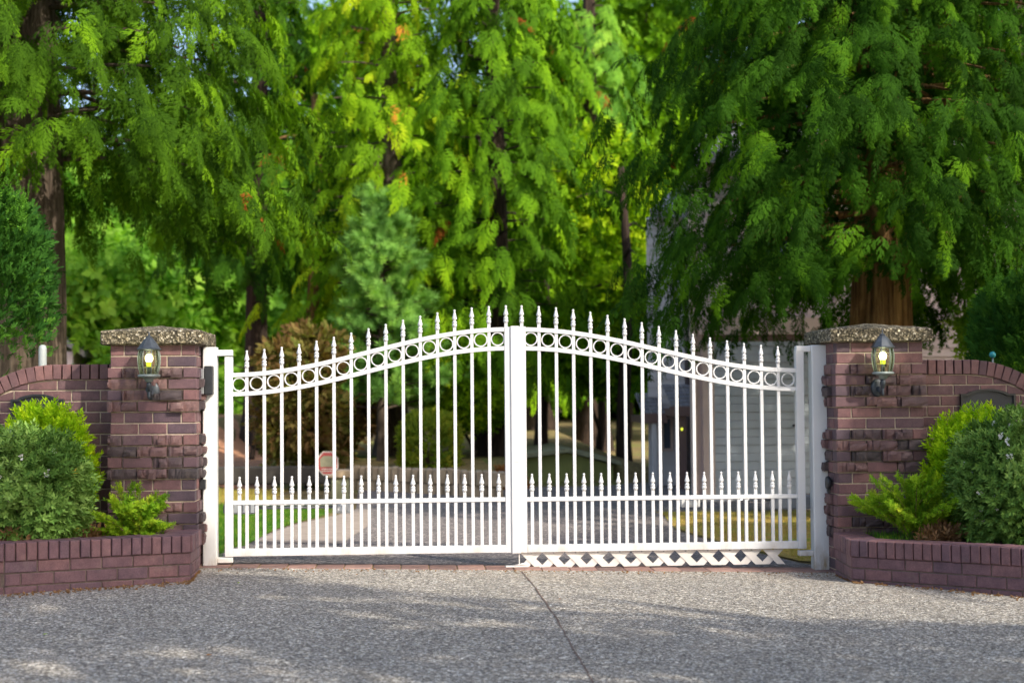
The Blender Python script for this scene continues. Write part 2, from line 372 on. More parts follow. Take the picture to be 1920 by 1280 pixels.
polysheet('lawn', [(-7.5, 0.4), (-2.75, 0.4), (g(472, 1030)[0]-0.03, 1.5), g(515, 1003), g(552, 989), (g(628, 969)[0]-0.08, g(628, 969)[1]), (-2.0, 7.0), (-4.6, 7.4), (-7.5, 7.4)], 0.009, M['lawn'])
polysheet('dry_lawn', [(2.75, 0.45), g(1500, 1041), g(1352, 1008), g(1264, 983), (g(1250, 962)[0], 5.6), (6.4, 5.6), (6.4, 0.45)], 0.012, M['lawn_dry'])
polysheet('dry_bank', [(-9.5, 7.45), (-4.7, 7.45), (-2.3, 7.05), (-2.3, 9.2), (-3.6, 10.3), (-9.5, 10.3)], 0.009, M['drygrass_bank'])
polysheet('earth_bank', [(-16, 10.5), (-2.85, 10.5), (-3.2, 14), (-4.2, 19), (-16, 19)], 0.009, M['bank'])
polysheet('side_path', [g(478, 1027), g(522, 1005), g(562, 990), g(632, 971), g(668, 957), g(690, 957), g(690, 992), g(640, 1027)], 0.008, M['concrete'])

# driveway joint
mb = MB(); pts = [g(978, 1071), g(1000, 1100), g(1040, 1160), g(1075, 1222), g(1110, 1283), g(1150, 1350)]
P = []
for i in range(len(pts)-1):
    for k in range(8):
        t = k/8; x = pts[i][0]*(1-t)+pts[i+1][0]*t; y = pts[i][1]*(1-t)+pts[i+1][1]*t; P.append((x+random.uniform(-.004, .004), y))
for i in range(len(P)-1):
    (a, b), (c, d) = P[i], P[i+1]; w = 0.003+random.random()*0.003
    mb.add([(a-w, b, gz(a, b)+.008), (a+w, b, gz(a, b)+.008), (c+w, d, gz(c, d)+.008), (c-w, d, gz(c, d)+.008)], [(0, 1, 2, 3)])
tag(mb.build('driveway_joint', M['joint']), kind='structure')
# paver strip under the gate
mb = MB(); x = -2.62; rows = [(-0.20, -0.005), (0.0, 0.115)]
while x < 2.72:
    for (y0, y1) in rows:
        zc = gz(x+.1, y0)+0.004
        mb.cbox((x+.004, y0+.003, zc-.05), (x+.212, y1-.003, zc+.004+random.uniform(-.001, .003)), 0.004)
    x += 0.216
tag(mb.build('paver_strip', M['paver']), kind='structure')

# ------------------------------------------------------------------ brickwork
CH = 0.0835
def brick(mb, o, u, n, w, h, d, r=None, tops=None):
    """front-bevelled brick: o = lower left front corner, u = direction along, n = outward normal"""
    o, u, n = Vector(o), Vector(u), Vector(n); z = Vector((0, 0, 1)); b = 0.004; j = lambda: random.uniform(-.0012, .0012)
    h0, h1 = (h, h) if tops is None else tops
    bk = [o-n*d, o+u*w-n*d, o+u*w+z*h1-n*d, o+z*h0-n*d]
    md = [o-n*b, o+u*w-n*b, o+u*w+z*h1-n*b, o+z*h0-n*b]
    fr = [o+u*(b+j())+z*(b+j())+n*j(), o+u*(w-b+j())+z*(b+j())+n*j(), o+u*(w-b+j())+z*(h1-b+j())+n*j(), o+u*(b+j())+z*(h0-b+j())+n*j()]
    vs = bk+md+fr; fs = [(8, 9, 10, 11)]
    for i in range(4):
        k = (i+1) % 4; fs += [(i, k, 4+k, 4+i), (4+i, 4+k, 8+k, 8+i)]
    mb.add(vs, fs, r)
def rough_brick(mb, o, u, n, w, h, d, amp=0.03):
    o, u, n = Vector(o), Vector(u), Vector(n); z = Vector((0, 0, 1)); r = random.random()
    k = random.choice((2, 3, 3, 4)); cuts = sorted([0, 1]+[(i+random.uniform(.25, .75))/k for i in range(k-1)])
    for a, b in zip(cuts[:-1], cuts[1:]):
        pr = random.choice((0, 0.006, 0.014, 0.024, 0.034)); zl = random.choice((0, 0, h*.18)) if pr > .01 else 0; zh = h-(random.choice((0, h*.15, h*.3)) if pr > .01 else 0)
        nu, nz = 4, 3; vs = []; fs = []
        for jz in range(nz+1):
            for iu in range(nu+1):
                e = (iu in (0, nu)) or (jz in (0, nz))
                p = pr-(0.006 if e else 0)+random.uniform(-.0035, .0035)
                vs.append(o+u*(w*(a+(b-a)*iu/nu)+(0 if e else random.uniform(-.004, .004)))+z*(zl+(zh-zl)*jz/nz+random.uniform(-.002, .002))+n*p)
        W = nu+1
        for jz in range(nz):
            for iu in range(nu): fs.append((jz*W+iu, jz*W+iu+1, (jz+1)*W+iu+1, (jz+1)*W+iu))
        ring = [i for i in range(W)]+[(jz)*W+nu for jz in range(1, nz+1)]+[nz*W+i for i in range(nu-1, -1, -1)]+[jz*W for jz in range(nz-1, 0, -1)]
        base = len(vs)
        for i in ring: vs.append(vs[i]-n*(pr+d))
        m_ = len(ring)
        for i in range(m_): fs.append((ring[(i+1) % m_], ring[i], base+i, base+(i+1) % m_))
        mb.add(vs, fs, min(1, max(0, r+random.uniform(-.12, .12))))
        if pr > .01:      # the face of the brick behind the chipped lump
            brick(mb, o+u*(w*a+.0016)+z*.0016-n*.0012, u, n, w*(b-a)-.0032, h-.0032, d-.003, r)
ROUGH = {3, 4, 5, 6, 9, 10, 11, 12, 15, 16, 17, 18}
def pillar(x0, x1, yf, ztop, label, caplabel):
    cx = (x0+x1)/2; W = x1-x0; D = 0.66
    root = empty('brick_pillar', (cx, yf+D/2, gz(cx, 0)), label, 'brick pillar', 'brick pillars flanking the gate')
    core = MB(); core.box((x0+.007, yf+.007, -.15), (x1-.007, yf+D-.007, ztop)); core.build('mortar_core', M['mortar'], root)
    sm_, rg = MB(), MB(); BL = W/3; J = 0.009
    for c in range(1, 23):
        zt = ztop-(c-1)*CH; z0 = zt-CH+J/2; h = CH-J
        out = 0.018 if c in ROUGH else 0.0
        ws = [BL/2, BL, BL, BL/2] if c % 2 else [BL, BL, BL]
        for (o, u, n, tot) in (((x0-out, yf-out, z0), (1, 0, 0), (0, -1, 0), W+2*out), ((x1+out, yf+.1, z0), (0, 1, 0), (1, 0, 0), D-.1), ((x0-out, yf+D, z0), (0, -1, 0), (-1, 0, 0), D-.092), ((x1, yf+D, z0), (-1, 0, 0), (0, 1, 0), W)):
            s = tot/sum(ws) if tot > W*.9 else 1; p = 0.0; k = 0
            wl = list(ws) if tot > W*.9 else ([BL, BL, BL] if c % 2 == 0 else [BL/2, BL, BL, BL])
            for i, w in enumerate(wl):
                w *= s
                if p+w > tot+.001: w = tot-p
                if w < .018: break
                oo = Vector(o)+Vector(u)*(p+J/2)
                if c in ROUGH and random.random() < (0.86 if 0 < i < len(wl)-1 or c % 2 == 0 else 0.15) and n != (0, 1, 0) and w > .07: rough_brick(rg, oo, u, n, w-J, h, 0.09+out)
                else: brick(sm_, oo, u, n, w-J, h, 0.09+out)
                p += w
    sm_.build('smooth_brickwork', M['brick'], root); rg.build('split_face_brickwork', M['brick_rough'], root)
    # exposed aggregate cap with a low hipped top
    import bmesh
    bm = bmesh.new(); bmesh.ops.create_cube(bm, size=1.0); bmesh.ops.subdivide_edges(bm, edges=bm.edges[:], cuts=26, use_grid_fill=True)
    ov = 0.062; hx, hy = W/2+ov, D/2+ov; hh = 0.104
    for v in bm.verts:
        x, y, z = v.co*2; ax, ay = abs(x), abs(y)
        X, Y_ = x*hx, y*hy
        e = max(ax, ay); rise = 0.054*(1-e)*(1 if z > 0 else 0) * (1 if z > .9 else 0)
        Z = (z*.5+.5)*hh+rise
        rd = 0.015; dx = max(0, ax*hx-(hx-rd)); dy = max(0, ay*hy-(hy-rd)); dz = max(0, abs(z)*hh/2-(hh/2-rd))
        dl = sqrt(dx*dx+dy*dy+dz*dz)
        if dl > rd:
            k = rd/dl; X = math.copysign(hx-rd+dx*k, x) if dx else X; Y_ = math.copysign(hy-rd+dy*k, y) if dy else Y_
            if dz: Z = hh/2+math.copysign(hh/2-rd+dz*k, z)+rise
        p = Vector((X+cx, Y_+yf+D/2, Z+ztop))
        q = mnoise.noise_vector(p*45)*0.0045+mnoise.noise_vector(p*13)*0.003+mnoise.noise_vector(p*95)*0.002
        v.co = p+q-WL[root.name]
    me = bpy.data.meshes.new('cap'); bm.to_mesh(me); bm.free(); me.materials.append(M['cap']); me.polygons.foreach_set('use_smooth', [True]*len(me.polygons))
    o = link('pillar_cap', me, root); return root
PYF = -0.34
lx0, lx1 = at(206, 700, PYF).x, at(366.5, 700, PYF).x
rx0, rx1 = at(1568, 700, PYF).x, at(1731.5, 700, PYF).x
pillar(lx0, lx1, PYF, 1.735, 'purple-brown brick gate pillar with lit lantern, on the left beside the keypad', '')
pillar(rx0, rx1, PYF, 1.725, 'sunlit red-brown brick gate pillar with lit lantern and its shadow, on the right', '')

# ------------------------------------------------------------------ arched side walls
def arch_wall(side, xin, xflat, zt, yf, label, plq):
    """side -1 left / +1 right, xin = end at the pillar, xflat = where the top starts curving down"""
    R = 1.0; th = 0.22; ch = 0.115
    def top(s):      # s = distance outward from the pillar -> z of coping top
        f = abs(xflat-xin)
        if s <= f: return zt
        d = s-f
        if d < R*0.8: return zt-(R-sqrt(R*R-d*d))
        return max(0.9, zt-(R-sqrt(R*R-.64*R*R))-(d-.8*R)*1.3)
    Lw = 2.3
    root = empty('garden_wall', (xin+side*Lw/2, yf+th/2, gz(xin, 0)), label, 'brick wall', 'arched garden walls beside the pillars')
    core = MB(); n = 60; pts = [(xin, yf+.007, -.1)]+[(xin+side*Lw*i/n, yf+.007, top(Lw*i/n)-ch) for i in range(n+1)]+[(xin+side*Lw, yf+.007, -.1)]
    if side > 0: pts = pts[::-1]
    core.prism(pts[::-1], (0, th-.014, 0)); core.build('mortar_core', M['mortar'], root)
    mb = MB(); BL = 0.216; J = 0.009; c = 0; z = zt-ch-CH
    while z > -0.1:
        p = -BL*(0.5 if c % 2 else 0.0)+.03
        while p < Lw:
            a, b = max(p, 0), min(p+BL, Lw)
            if b-a > .03:
                ta, tb = top(a)-ch-.007-z-J/2, top(b)-ch-.007-z-J/2; H = CH-J
                ta, tb = min(ta, H), min(tb, H)
                if max(ta, tb) > .02:
                    ta, tb = max(ta, .009), max(tb, .009)
                    for (yy, nn) in ((yf, -1), (yf+th, 1)):
                        if side*(-nn) > 0: brick(mb, (xin+side*(a+J/2), yy, z+J/2), (side, 0, 0), (0, nn, 0), b-a-J, H, .09, None, (ta, tb))
                        else: brick(mb, (xin+side*(b-J/2), yy, z+J/2), (-side, 0, 0), (0, nn, 0), b-a-J, H, .09, None, (tb, ta))
            p += BL
        z -= CH; c += 1
    mb.build('brickwork', M['brick_wall'], root)
    cp = MB(); s = 0.01
    while s < Lw:
        ds = 0.07
        za, zb = top(s), top(s+.02); tx = Vector((side*.02, 0, zb-za)).normalized()
        nz = Vector((-tx.z*side, 0, tx.x*side)).normalized(); nz = nz if nz.z > 0 else -nz
        step = ds*abs(tx.x) if abs(tx.x) > .2 else .03
        o = Vector((xin+side*s, yf-.008, za)); w = .0605; d = th+.016
        q = [o, o+tx*w, o+tx*w-nz*ch, o-nz*ch]; q = [v+Vector((random.uniform(-.0015, .0015), 0, random.uniform(-.0015, .0015))) for v in q]
        ctr = sum(q, Vector())/4; b = 0.005
        fr = [v+(ctr-v).normalized()*b+Vector((0, -b, 0)) for v in q]; bk = [v+Vector((0, d, 0)) for v in q]
        vs = fr+q+bk; fs = [(0, 1, 2, 3), (8, 9, 10, 11)[::-1]]+[(4+i, 4+(i+1) % 4, (i+1) % 4, i) for i in range(4)]+[(8+i, 8+(i+1) % 4, 4+(i+1) % 4, 4+i) for i in range(4)]
        cp.add(vs, fs); s += step
    cp.build('rowlock_coping', M['brick_wall'], root)
WYF = -0.02
arch_wall(-1, lx0+.003, at(108, 680, WYF).x, 1.60, WYF, 'brick garden wall with curved rowlock top left of the left pillar', 0)
arch_wall(1, rx1-.003, at(1810, 673, WYF).x, 1.59, WYF, 'shaded brick garden wall with curved rowlock top right of the right pillar', 0)

# address plaques
def plaque(pxa, pxb, pyt, pyb, label):
    a, b = at(pxa, pyt, WYF), at(pxb, pyb, WYF); x0, x1, zt, zb = a.x, b.x, a.z, b.z
    root = empty('address_plaque', ((x0+x1)/2, WYF, zb), label, 'plaque', 'black arched plaques on the garden walls')
    def outline(i, nseg=14):
        pts = [(x0+i, zb+i), (x1-i, zb+i), (x1-i, zt-.03-i)]; w = x1-x0
        for k in range(nseg+1):
            t = k/nseg; x = x1-i-w*.12-(w*.76-2*i)*t; pts.append((x, zt-.03-i+.038*sin(pi*t)**.7))
        pts.append((x0+i, zt-.03-i)); return pts
    mb = MB(); o1 = outline(0); o2 = outline(.016); n = len(o1); y0, y1 = WYF-.035, WYF+.002
    vs = [(p[0], y0, p[1]) for p in o1]+[(p[0], y0, p[1]) for p in o2]+[(p[0], y1, p[1]) for p in o1]+[(p[0], y0+.02, p[1]) for p in o2]
    fs = []
    for i in range(n):
        k = (i+1) % n; fs += [(i, k, n+k, n+i), (2*n+i, 2*n+k, k, i), (n+i, n+k, 3*n+k, 3*n+i)]
    mb.add(vs, fs); mb.build('frame', M['black'], root)
    mb = MB(); o3 = outline(.014); mb.prism([(p[0], y0+.018, p[1]) for p in o3], (0, .012, 0)); mb.build('panel', M['plaque_panel'], root)
plaque(22, 121, 741, 800, 'black framed arched plaque on the left wall, half hidden behind golden leaves')
plaque(1799, 1902, 731, 782, 'black framed arched plaque on the shaded right wall above the shrubs')

# ------------------------------------------------------------------ planters
def planter(pts, tops, label, inner):
    """pts: plan polyline of the outer face (world x,y); tops: coping-top z at each point"""
    c = pts[len(pts)//2]
    root = empty('brick_planter', (c[0], c[1]+.3, 0), label, 'planter', 'low brick planters')
    bw, cp, core = MB(), MB(), MB(); th = 0.2; ch = 0.118; J = .009
    sgn = 1
    for (a, b, ta, tb) in zip(pts[:-1], pts[1:], tops[:-1], tops[1:]):
        A, B = Vector((*a, 0)), Vector((*b, 0)); u = (B-A); Ls = u.length; u.normalize(); n = Vector((u.y, -u.x, 0))
        zt = lambda s: ta+(tb-ta)*s/Ls
        q = [A-n*.008+Vector((0, 0, -.2)), B-n*.008+Vector((0, 0, -.2)), B-n*.008+Vector((0, 0, tb-.012)), A-n*.008+Vector((0, 0, ta-.012))]
        core.prism(q[::-1], n*-th)
        k = max(1, round(Ls/.0715)); w = Ls/k
        for i in range(k):
            o = A+u*(i*w)+n*.014; z1 = zt((i+.5)*w); r = random.random(); b_ = .005; j = random.uniform(-.0025, .0025)
            P_ = []
            for (yy, ins) in ((0, 1), (-.005, 0), (-th-.02, 0)):
                for (x_, z_) in ((.004, 0), (w-.004, 0), (w-.004, 1), (.004, 1)):
                    xx = x_+(b_ if x_ < w/2 else -b_)*ins; zz = z1-ch+(ch if z_ else 0)+(b_ if not z_ else -b_)*ins+j
                    P_.append(o+u*xx+n*(yy+j)+Vector((0, 0, zz)))
            fs = [(0, 1, 2, 3)]+[(4+i_, 4+(i_+1) % 4, (i_+1) % 4, i_) for i_ in range(4)]+[(8+i_, 8+(i_+1) % 4, 4+(i_+1) % 4, 4+i_) for i_ in range(4)]
            cp.add(P_, fs, r)
        BL = 0.218
        for c_ in range(5):
            p = -(BL/2 if c_ % 2 else 0)
            while p < Ls:
                s0, s1 = max(0, p), min(Ls, p+BL)
                if s1-s0 > .03:
                    za = zt(s0)-ch-(c_+1)*CH; zb_ = zt(s1)-ch-(c_+1)*CH
                    o = A+u*(s0+J/2)+Vector((0, 0, za+J/2)); uu = (u*(s1-s0-J)+Vector((0, 0, zb_-za))); wv = s1-s0-J
                    brick(bw, o, uu/wv, n, wv, CH-J, .08)
                p += BL
    core.build('mortar_core', M['mortar_dark'], root); bw.build('brickwork', M['brick_planter'], root); cp.build('rowlock_coping', M['brick_planter'], root)
    so = MB(); n = len(inner); so.add([(p[0], p[1], p[2]+random.uniform(-.01, .01)) for p in inner], [list(range(n))]); so.build('soil', M['soil'], root)
    return root
def pt(px, py, Y): p = at(px, py, Y); return (p.x, p.y)
A0, A1, A2 = at(-90, 1023, -1.75), at(8, 1017.5, -1.66), at(357, 1003, -1.0)
A3 = Vector((lx1+.035, PYF-.02, 0))
tl = [at(-90, 1023, -1.75).z, at(8, 1017.5, -1.66).z, at(357, 1003, -1.0).z, at(378, 1000, PYF).z]
planter([(A0.x-1, A0.y-.5), (A1.x, A1.y), (A2.x, A2.y), (A3.x, A3.y)], [tl[1]+.02, tl[1], tl[2], tl[2]-.01],
        'low brick planter with rowlock edge below the left lantern pillar', [(A0.x-1, A0.y-.3, .30), (A1.x, A1.y+.1, .30), (A2.x-.05, A2.y+.08, .29), (A3.x-.1, A3.y, .29), (A3.x-.1, .1, .29), (A0.x-1, .1, .30)])
B1, B2 = at(1596, 1011.5, -1.0), at(1935, 1027.5, -2.05)
B0 = at(1564, 1006, PYF)
planter([(B0.x, PYF-.02), (B1.x, B1.y), (B2.x, B2.y), (B2.x+1.2, B2.y-.3)], [B1.z+.0, B1.z, B2.z, B2.z+.02],
        'low shaded brick planter with rowlock edge below the right lantern pillar', [(B0.x+.1, PYF, .25), (B1.x+.08, B1.y+.08, .25), (B2.x, B2.y+.12, .26), (B2.x+1.2, B2.y-.1, .26), (B2.x+1.2, .1, .26), (B0.x+.1, .1, .25)][::1])

# ------------------------------------------------------------------ gate
def finial_mesh():
    mb = MB(); prof = [(.0135, 0), (.0135, .010), (.0185, .013), (.0185, .030), (.0135, .033), (.0135, .036), (.0185, .039), (.0175, .048), (.010, .056), (.012, .062), (.0195, .070), (.0185, .078), (.0125, .098), (.0085, .118), (.0065, .124), (.0085, .128), (.0095, .133), (.0085, .139), (.003, .143)]
    mb.lathe((0, 0, 0), prof, 8, 0.5, True); me = bpy.data.meshes.new('finial')
    me.from_pydata(mb.v, [], mb.f); me.materials.append(M['white']); me.polygons.foreach_set('use_smooth', [True]*len(mb.f)); return me
FIN = finial_mesh()
def ring_mesh():
    mb = MB(); n, m_ = 32, 6; vs = []; fs = []; R = .0495; w, d = .0045, .012
    for i in range(n):
        t = 2*pi*i/n
        for (a, b) in ((-w, -d), (w, -d), (w, d), (-w, d)): vs.append(((R+a)*cos(t), b, (R+a)*sin(t)))
    for i in range(n):
        for j in range(4): fs.append((i*4+j, i*4+(j+1) % 4, ((i+1) % n)*4+(j+1) % 4, ((i+1) % n)*4+j))
    me = bpy.data.meshes.new('ring'); me.from_pydata(vs, [], fs); me.materials.append(M['white']); return me
RINGM = ring_mesh()
def leaf(side, label):
    gx = lambda px, py=850: at(px, py, 0).x
    if side < 0: hx0, hx1, mx0, mx1, p0, p1, r0, r1 = gx(422), gx(437), gx(947), gx(959.5), gx(463), gx(950.5), gx(449), gx(934.8)
    else: hx0, hx1, mx0, mx1, p0, p1, r0, r1 = gx(1493), gx(1508), gx(960.5), gx(987), gx(1461), gx(980), gx(1479), gx(997)
    # heights from the photograph, at the hinge side (h) and the meeting side (m)
    if side < 0:
        zb = (at(430, 1034, 0).z, at(955, 1029, 0).z); zm = (at(440, 940.5, 0).z, at(950, 937, 0).z); zr = (at(440, 703, 0).z, at(948, 617.5, 0).z); zs = at(430, 669, 0).z
    else:
        zb = (at(1500, 1021, 0).z, at(970, 1027, 0).z); zm = (at(1490, 930, 0).z, at(990, 935, 0).z); zr = (at(1490, 694, 0).z, at(988, 617.5, 0).z); zs = at(1500, 658, 0).z
    h, m_ = (hx0+hx1)/2, (mx0+mx1)/2
    hb, mbm = (sum(zb)/2,)*2, (sum(zm)/2,)*2; ZB, ZM = sum(zb)/2, sum(zm)/2
    tz = lambda x: zr[0]+(zr[1]-zr[0])*(1-cos(pi*min(1, max(0, (x-h)/(m_-h)))))/2
    root = empty('gate_leaf', ((hx0+hx1)/2, 0, ZB-.03), label, 'gate leaf', 'white metal driveway gate leaves')
    B = lambda a, b, nm, c=.003: (lambda q: (q.cbox((min(a[0], b[0]), a[1], a[2]), (max(a[0], b[0]), b[1], b[2]), c, .5), q.build(nm, M['white'], root))[1])(MB())
    B((hx0, -.03, ZB-.031), (hx1, .03, zs), 'hinge_stile')
    if side < 0: B((mx0, -.026, ZB-.031), (mx1, .026, zr[1]+.018), 'meeting_stile')
    else:
        B((gx(972), -.028, ZB-.031), (mx1, .028, zr[1]+.022), 'meeting_stile')
        B((gx(958.5), -.041, ZB-.034), (gx(974.5), -.0282, zr[1]+.026), 'cover_plate')
        B((gx(960), -.045, .82), (gx(973), -.0412, .826), 'lock_plate')
    i0, i1 = (hx1, mx0) if side < 0 else (gx(987), hx0)
    B((i0+.0005, -.028, ZB-.029), (i1-.0005, .028, ZB+.029), 'bottom_rail')
    B((i0+.0005, -.020, ZM-.0165), (i1-.0005, .020, ZM+.0165), 'middle_rail')
    for (off, nm) in ((0, 'top_rail'), (-.1465, 'lower_arched_rail')):
        q = MB(); n = 60; vs = []; fs = []; hh = .0165
        for i in range(n+1):
            x = i0+(i1-i0)*i/n; dz = (tz(x+.01)-tz(x-.01))/.02; e = sqrt(1+dz*dz)
            for (dy, s) in ((-.02, -1), (.02, -1), (.02, 1), (-.02, 1)): vs.append((x, dy, tz(x)+off+s*hh*e))
        for i in range(n):
            for j in range(4): fs.append((i*4+j, (i+1)*4+j, (i+1)*4+(j+1) % 4, i*4+(j+1) % 4))
        fs += [(0, 1, 2, 3), (n*4+3, n*4+2, n*4+1, n*4)]
        q.add(vs, fs, .5); q.build(nm, M['white'], root)
    hw = .0125
    def picket(x, za, zb_, fin=True):
        q = MB(); q.cbox((x-hw, -hw, za), (x+hw, hw, zb_), .0015, .5); o = q.build('picket', M['white'], root, (x, 0, za))
        if fin: link('finial', FIN, o, (x, 0, zb_-.002))
    for i in range(16):
        x = p0+(p1-p0)*i/15; T = tz(x)
        if i == 15: picket(x, T+.0175 if side < 0 else T+.0225, T+.048)
        else: picket(x, ZB+.028, T+.046)
    for i in range(16):
        x = r0+(r1-r0)*i/15
        picket(x, ZB+.028, ZM+.058)
        link('ring', RINGM, root, (x, 0, tz(x)-.0732))
    if side > 0:       # lattice strip hanging below the leaf
        q = MB(); xa, xb = gx(974), gx(1455); zt_, zb_ = ZB-.034, ZB-.150; wv = .021; st = .178
        x = xa-.02
        zc = zt_-.047; w = .076; P = .1735; xc = xa+.085
        def strip(x, d, yy):
            P_ = []
            for z, e in ((zt_, -1), (zt_, 1), (zb_, 1), (zb_, -1)): P_.append((x+d*(zc-z)+e*w/2, z))
            P_ = [(min(max(a_, xa-.004), xb+.06), b_) for a_, b_ in P_]
            q.prism([(a_, yy, b_) for a_, b_ in P_], (0, .005, 0), .5)
        while xc < xb+.02: strip(xc, 1, .0); strip(xc, -1, .0055); xc += P
        q.box((xa-.012, -.004, ZB-.150), (xa-.004, .004, ZB-.034)); q.build('lattice_strip', M['lattice'], root)
    return root, ZB
leafL, ZBL = leaf(-1, 'left leaf of the white metal gate, rising toward the centre, without lattice')
leafR, ZBR = leaf(1, 'right leaf of the white wrought metal gate, with a lattice strip hanging under it')
# posts
def post(pxa, pxb, ytop, ybot, label, side):
    x0, x1 = at(pxa, 850, 0).x, at(pxb, 850, 0).x; zt = at(pxa, ytop, 0).z
    root = empty('gate_post', ((x0+x1)/2, 0, gz((x0+x1)/2, 0)), label, 'gate post', 'white square gate posts')
    q = MB(); q.cbox((x0, -.06, gz(x0, 0)-.15), (x1, .058, zt), .006, .5); q.build('post', M['white2'], root)
    if side < 0: a, b = x1, at(437, 850, 0).x; z0, z1, zb0, zb1 = at(430, 668, 0).z, at(430, 656, 0).z, at(430, 1054, 0).z, at(430, 1044, 0).z
    else: a, b = at(1494, 850, 0).x, x0; z0, z1, zb0, zb1 = at(1500, 660, 0).z, at(1500, 648.5, 0).z, at(1500, 1041, 0).z, at(1500, 1031, 0).z
    q = MB(); q.cbox((a+.0004, -.033, z0+.003), (b-.0004, .033, z1), .004, .5)
    q.build('top_hinge_bracket', M['white2'], root)
    q = MB(); q.cbox((a+.0004, -.034, zb0), (b-.0004, .032, zb1), .004, .5); q.build('bottom_hinge_bracket', M['white2'], root)
    return x0, x1
plx = post(382, 408, 651, 1055, 'white square gate post beside the left pillar, rust stained at its foot', -1)
prx = post(1521, 1549, 647, 1073, 'white square gate post in shade beside the right pillar', 1)
# keypad box on left post, small box, sensor on right post
x = plx[0]; a = at(373, 740, -.1); b = at(400, 686, -.1)
root = empty('keypad_box', (a.x+.05, -.12, a.z), 'black and silver access box fixed between left pillar and white post', 'access box')
q = MB(); q.cbox((a.x+.045, -.155, a.z), (b.x, -.061, b.z), .006, .5); q.build('black_housing', M['black'], root)
q = MB(); q.cbox((a.x+.004, -.16, a.z+.004), (a.x+.044, -.10, b.z-.02), .005, .5); q.build('silver_cover', M['silver'], root)
q = MB(); a = at(375, 917, -.1); q.cbox((a.x, -.14, a.z), (a.x+.045, -.075, a.z+.075), .004, .5)
o = q.build('cable_box', M['black']); tag(o, 'tiny black box low on the left pillar edge beside the white post', 'junction box')
a = at(1556, 905, -.2)
root = empty('gate_sensor', (a.x, -.2, a.z-.05), 'black disc-shaped gate sensor at the edge of the right pillar', 'sensor')
q = MB(); q.lathe((0, 0, 0), [(.012, 0), (.047, .004), (.052, .014), (.05, .03), (.03, .045)], 20, .5)
q.v = [(a.x-.028+v[2], -.18+v[1]*.8, a.z+v[0]) for v in q.v]; q.build('head', M['black'], root)
q = MB(); q.cbox((a.x-.018, -.19, a.z-.075), (a.x+.01, -.165, a.z-.02), .003, .5); q.build('bracket', M['black'], root)
# gate openers behind the leaves
def opener(pa, pb, py0, py1, arm_to, label):
    Y = .22; a, b = at(pa, py1, Y), at(pb, py0, Y)
    root = empty('gate_opener', ((a.x+b.x)/2, Y, a.z), label, 'gate opener', 'grey gate openers behind the gate')
    q = MB(); q.cbox((a.x, Y-.06, a.z), (b.x, Y+.05, b.z), .012, .5); q.build('motor_housing', M['grey'], root)
    sgn = 1 if arm_to > pb else -1; c = at(arm_to, py0, Y).x; s0 = b.x if sgn > 0 else a.x; zc = b.z-.035
    q = MB(); q.tube([(s0, Y-.01, zc), (c, Y-.01, zc)], .012, 10, .5); q.build('piston_rod', M['silver'], root)
    q = MB(); q.cbox((min(s0, c), Y-.03, zc+.016), (max(s0, c), Y+.02, zc+.034), .003, .5); q.build('rod_cover', M['white2'], root)
    q = MB(); q.cbox((min(c, c+sgn*.15), Y-.10, zc-.045), (max(c, c+sgn*.15), Y+.02, zc+.034), .004, .5)
    q.cbox((c+sgn*.04, .022, zc-.02), (c+sgn*.1, Y-.095, zc+.02), .003, .5); q.build('fixing_bracket', M['white2'], root)
opener(420, 480, 943, 963, 626, 'grey gate opener arm behind the left gate leaf, over the green lawn')
opener(1445, 1527, 927, 953, 1308, 'grey gate opener arm behind the right gate leaf, by the garage')
# drop bolt keeper + stop
a = gnd(966, 1059)
q = MB(); q.cbox((a.x-.09, -.06, gz(0, 0)+.008), (a.x+.09, .02, gz(0, 0)+.018), .004, .5); q.tube([(a.x-.02, -.05, .02), (a.x+.05, -.045, .034), (a.x+.10, -.05, .02)], .008, 8, .5)
tag(q.build('floor_bolt_plate', M['lattice']), 'chipped white bolt plate on the paving under the gate centre', 'bolt plate')

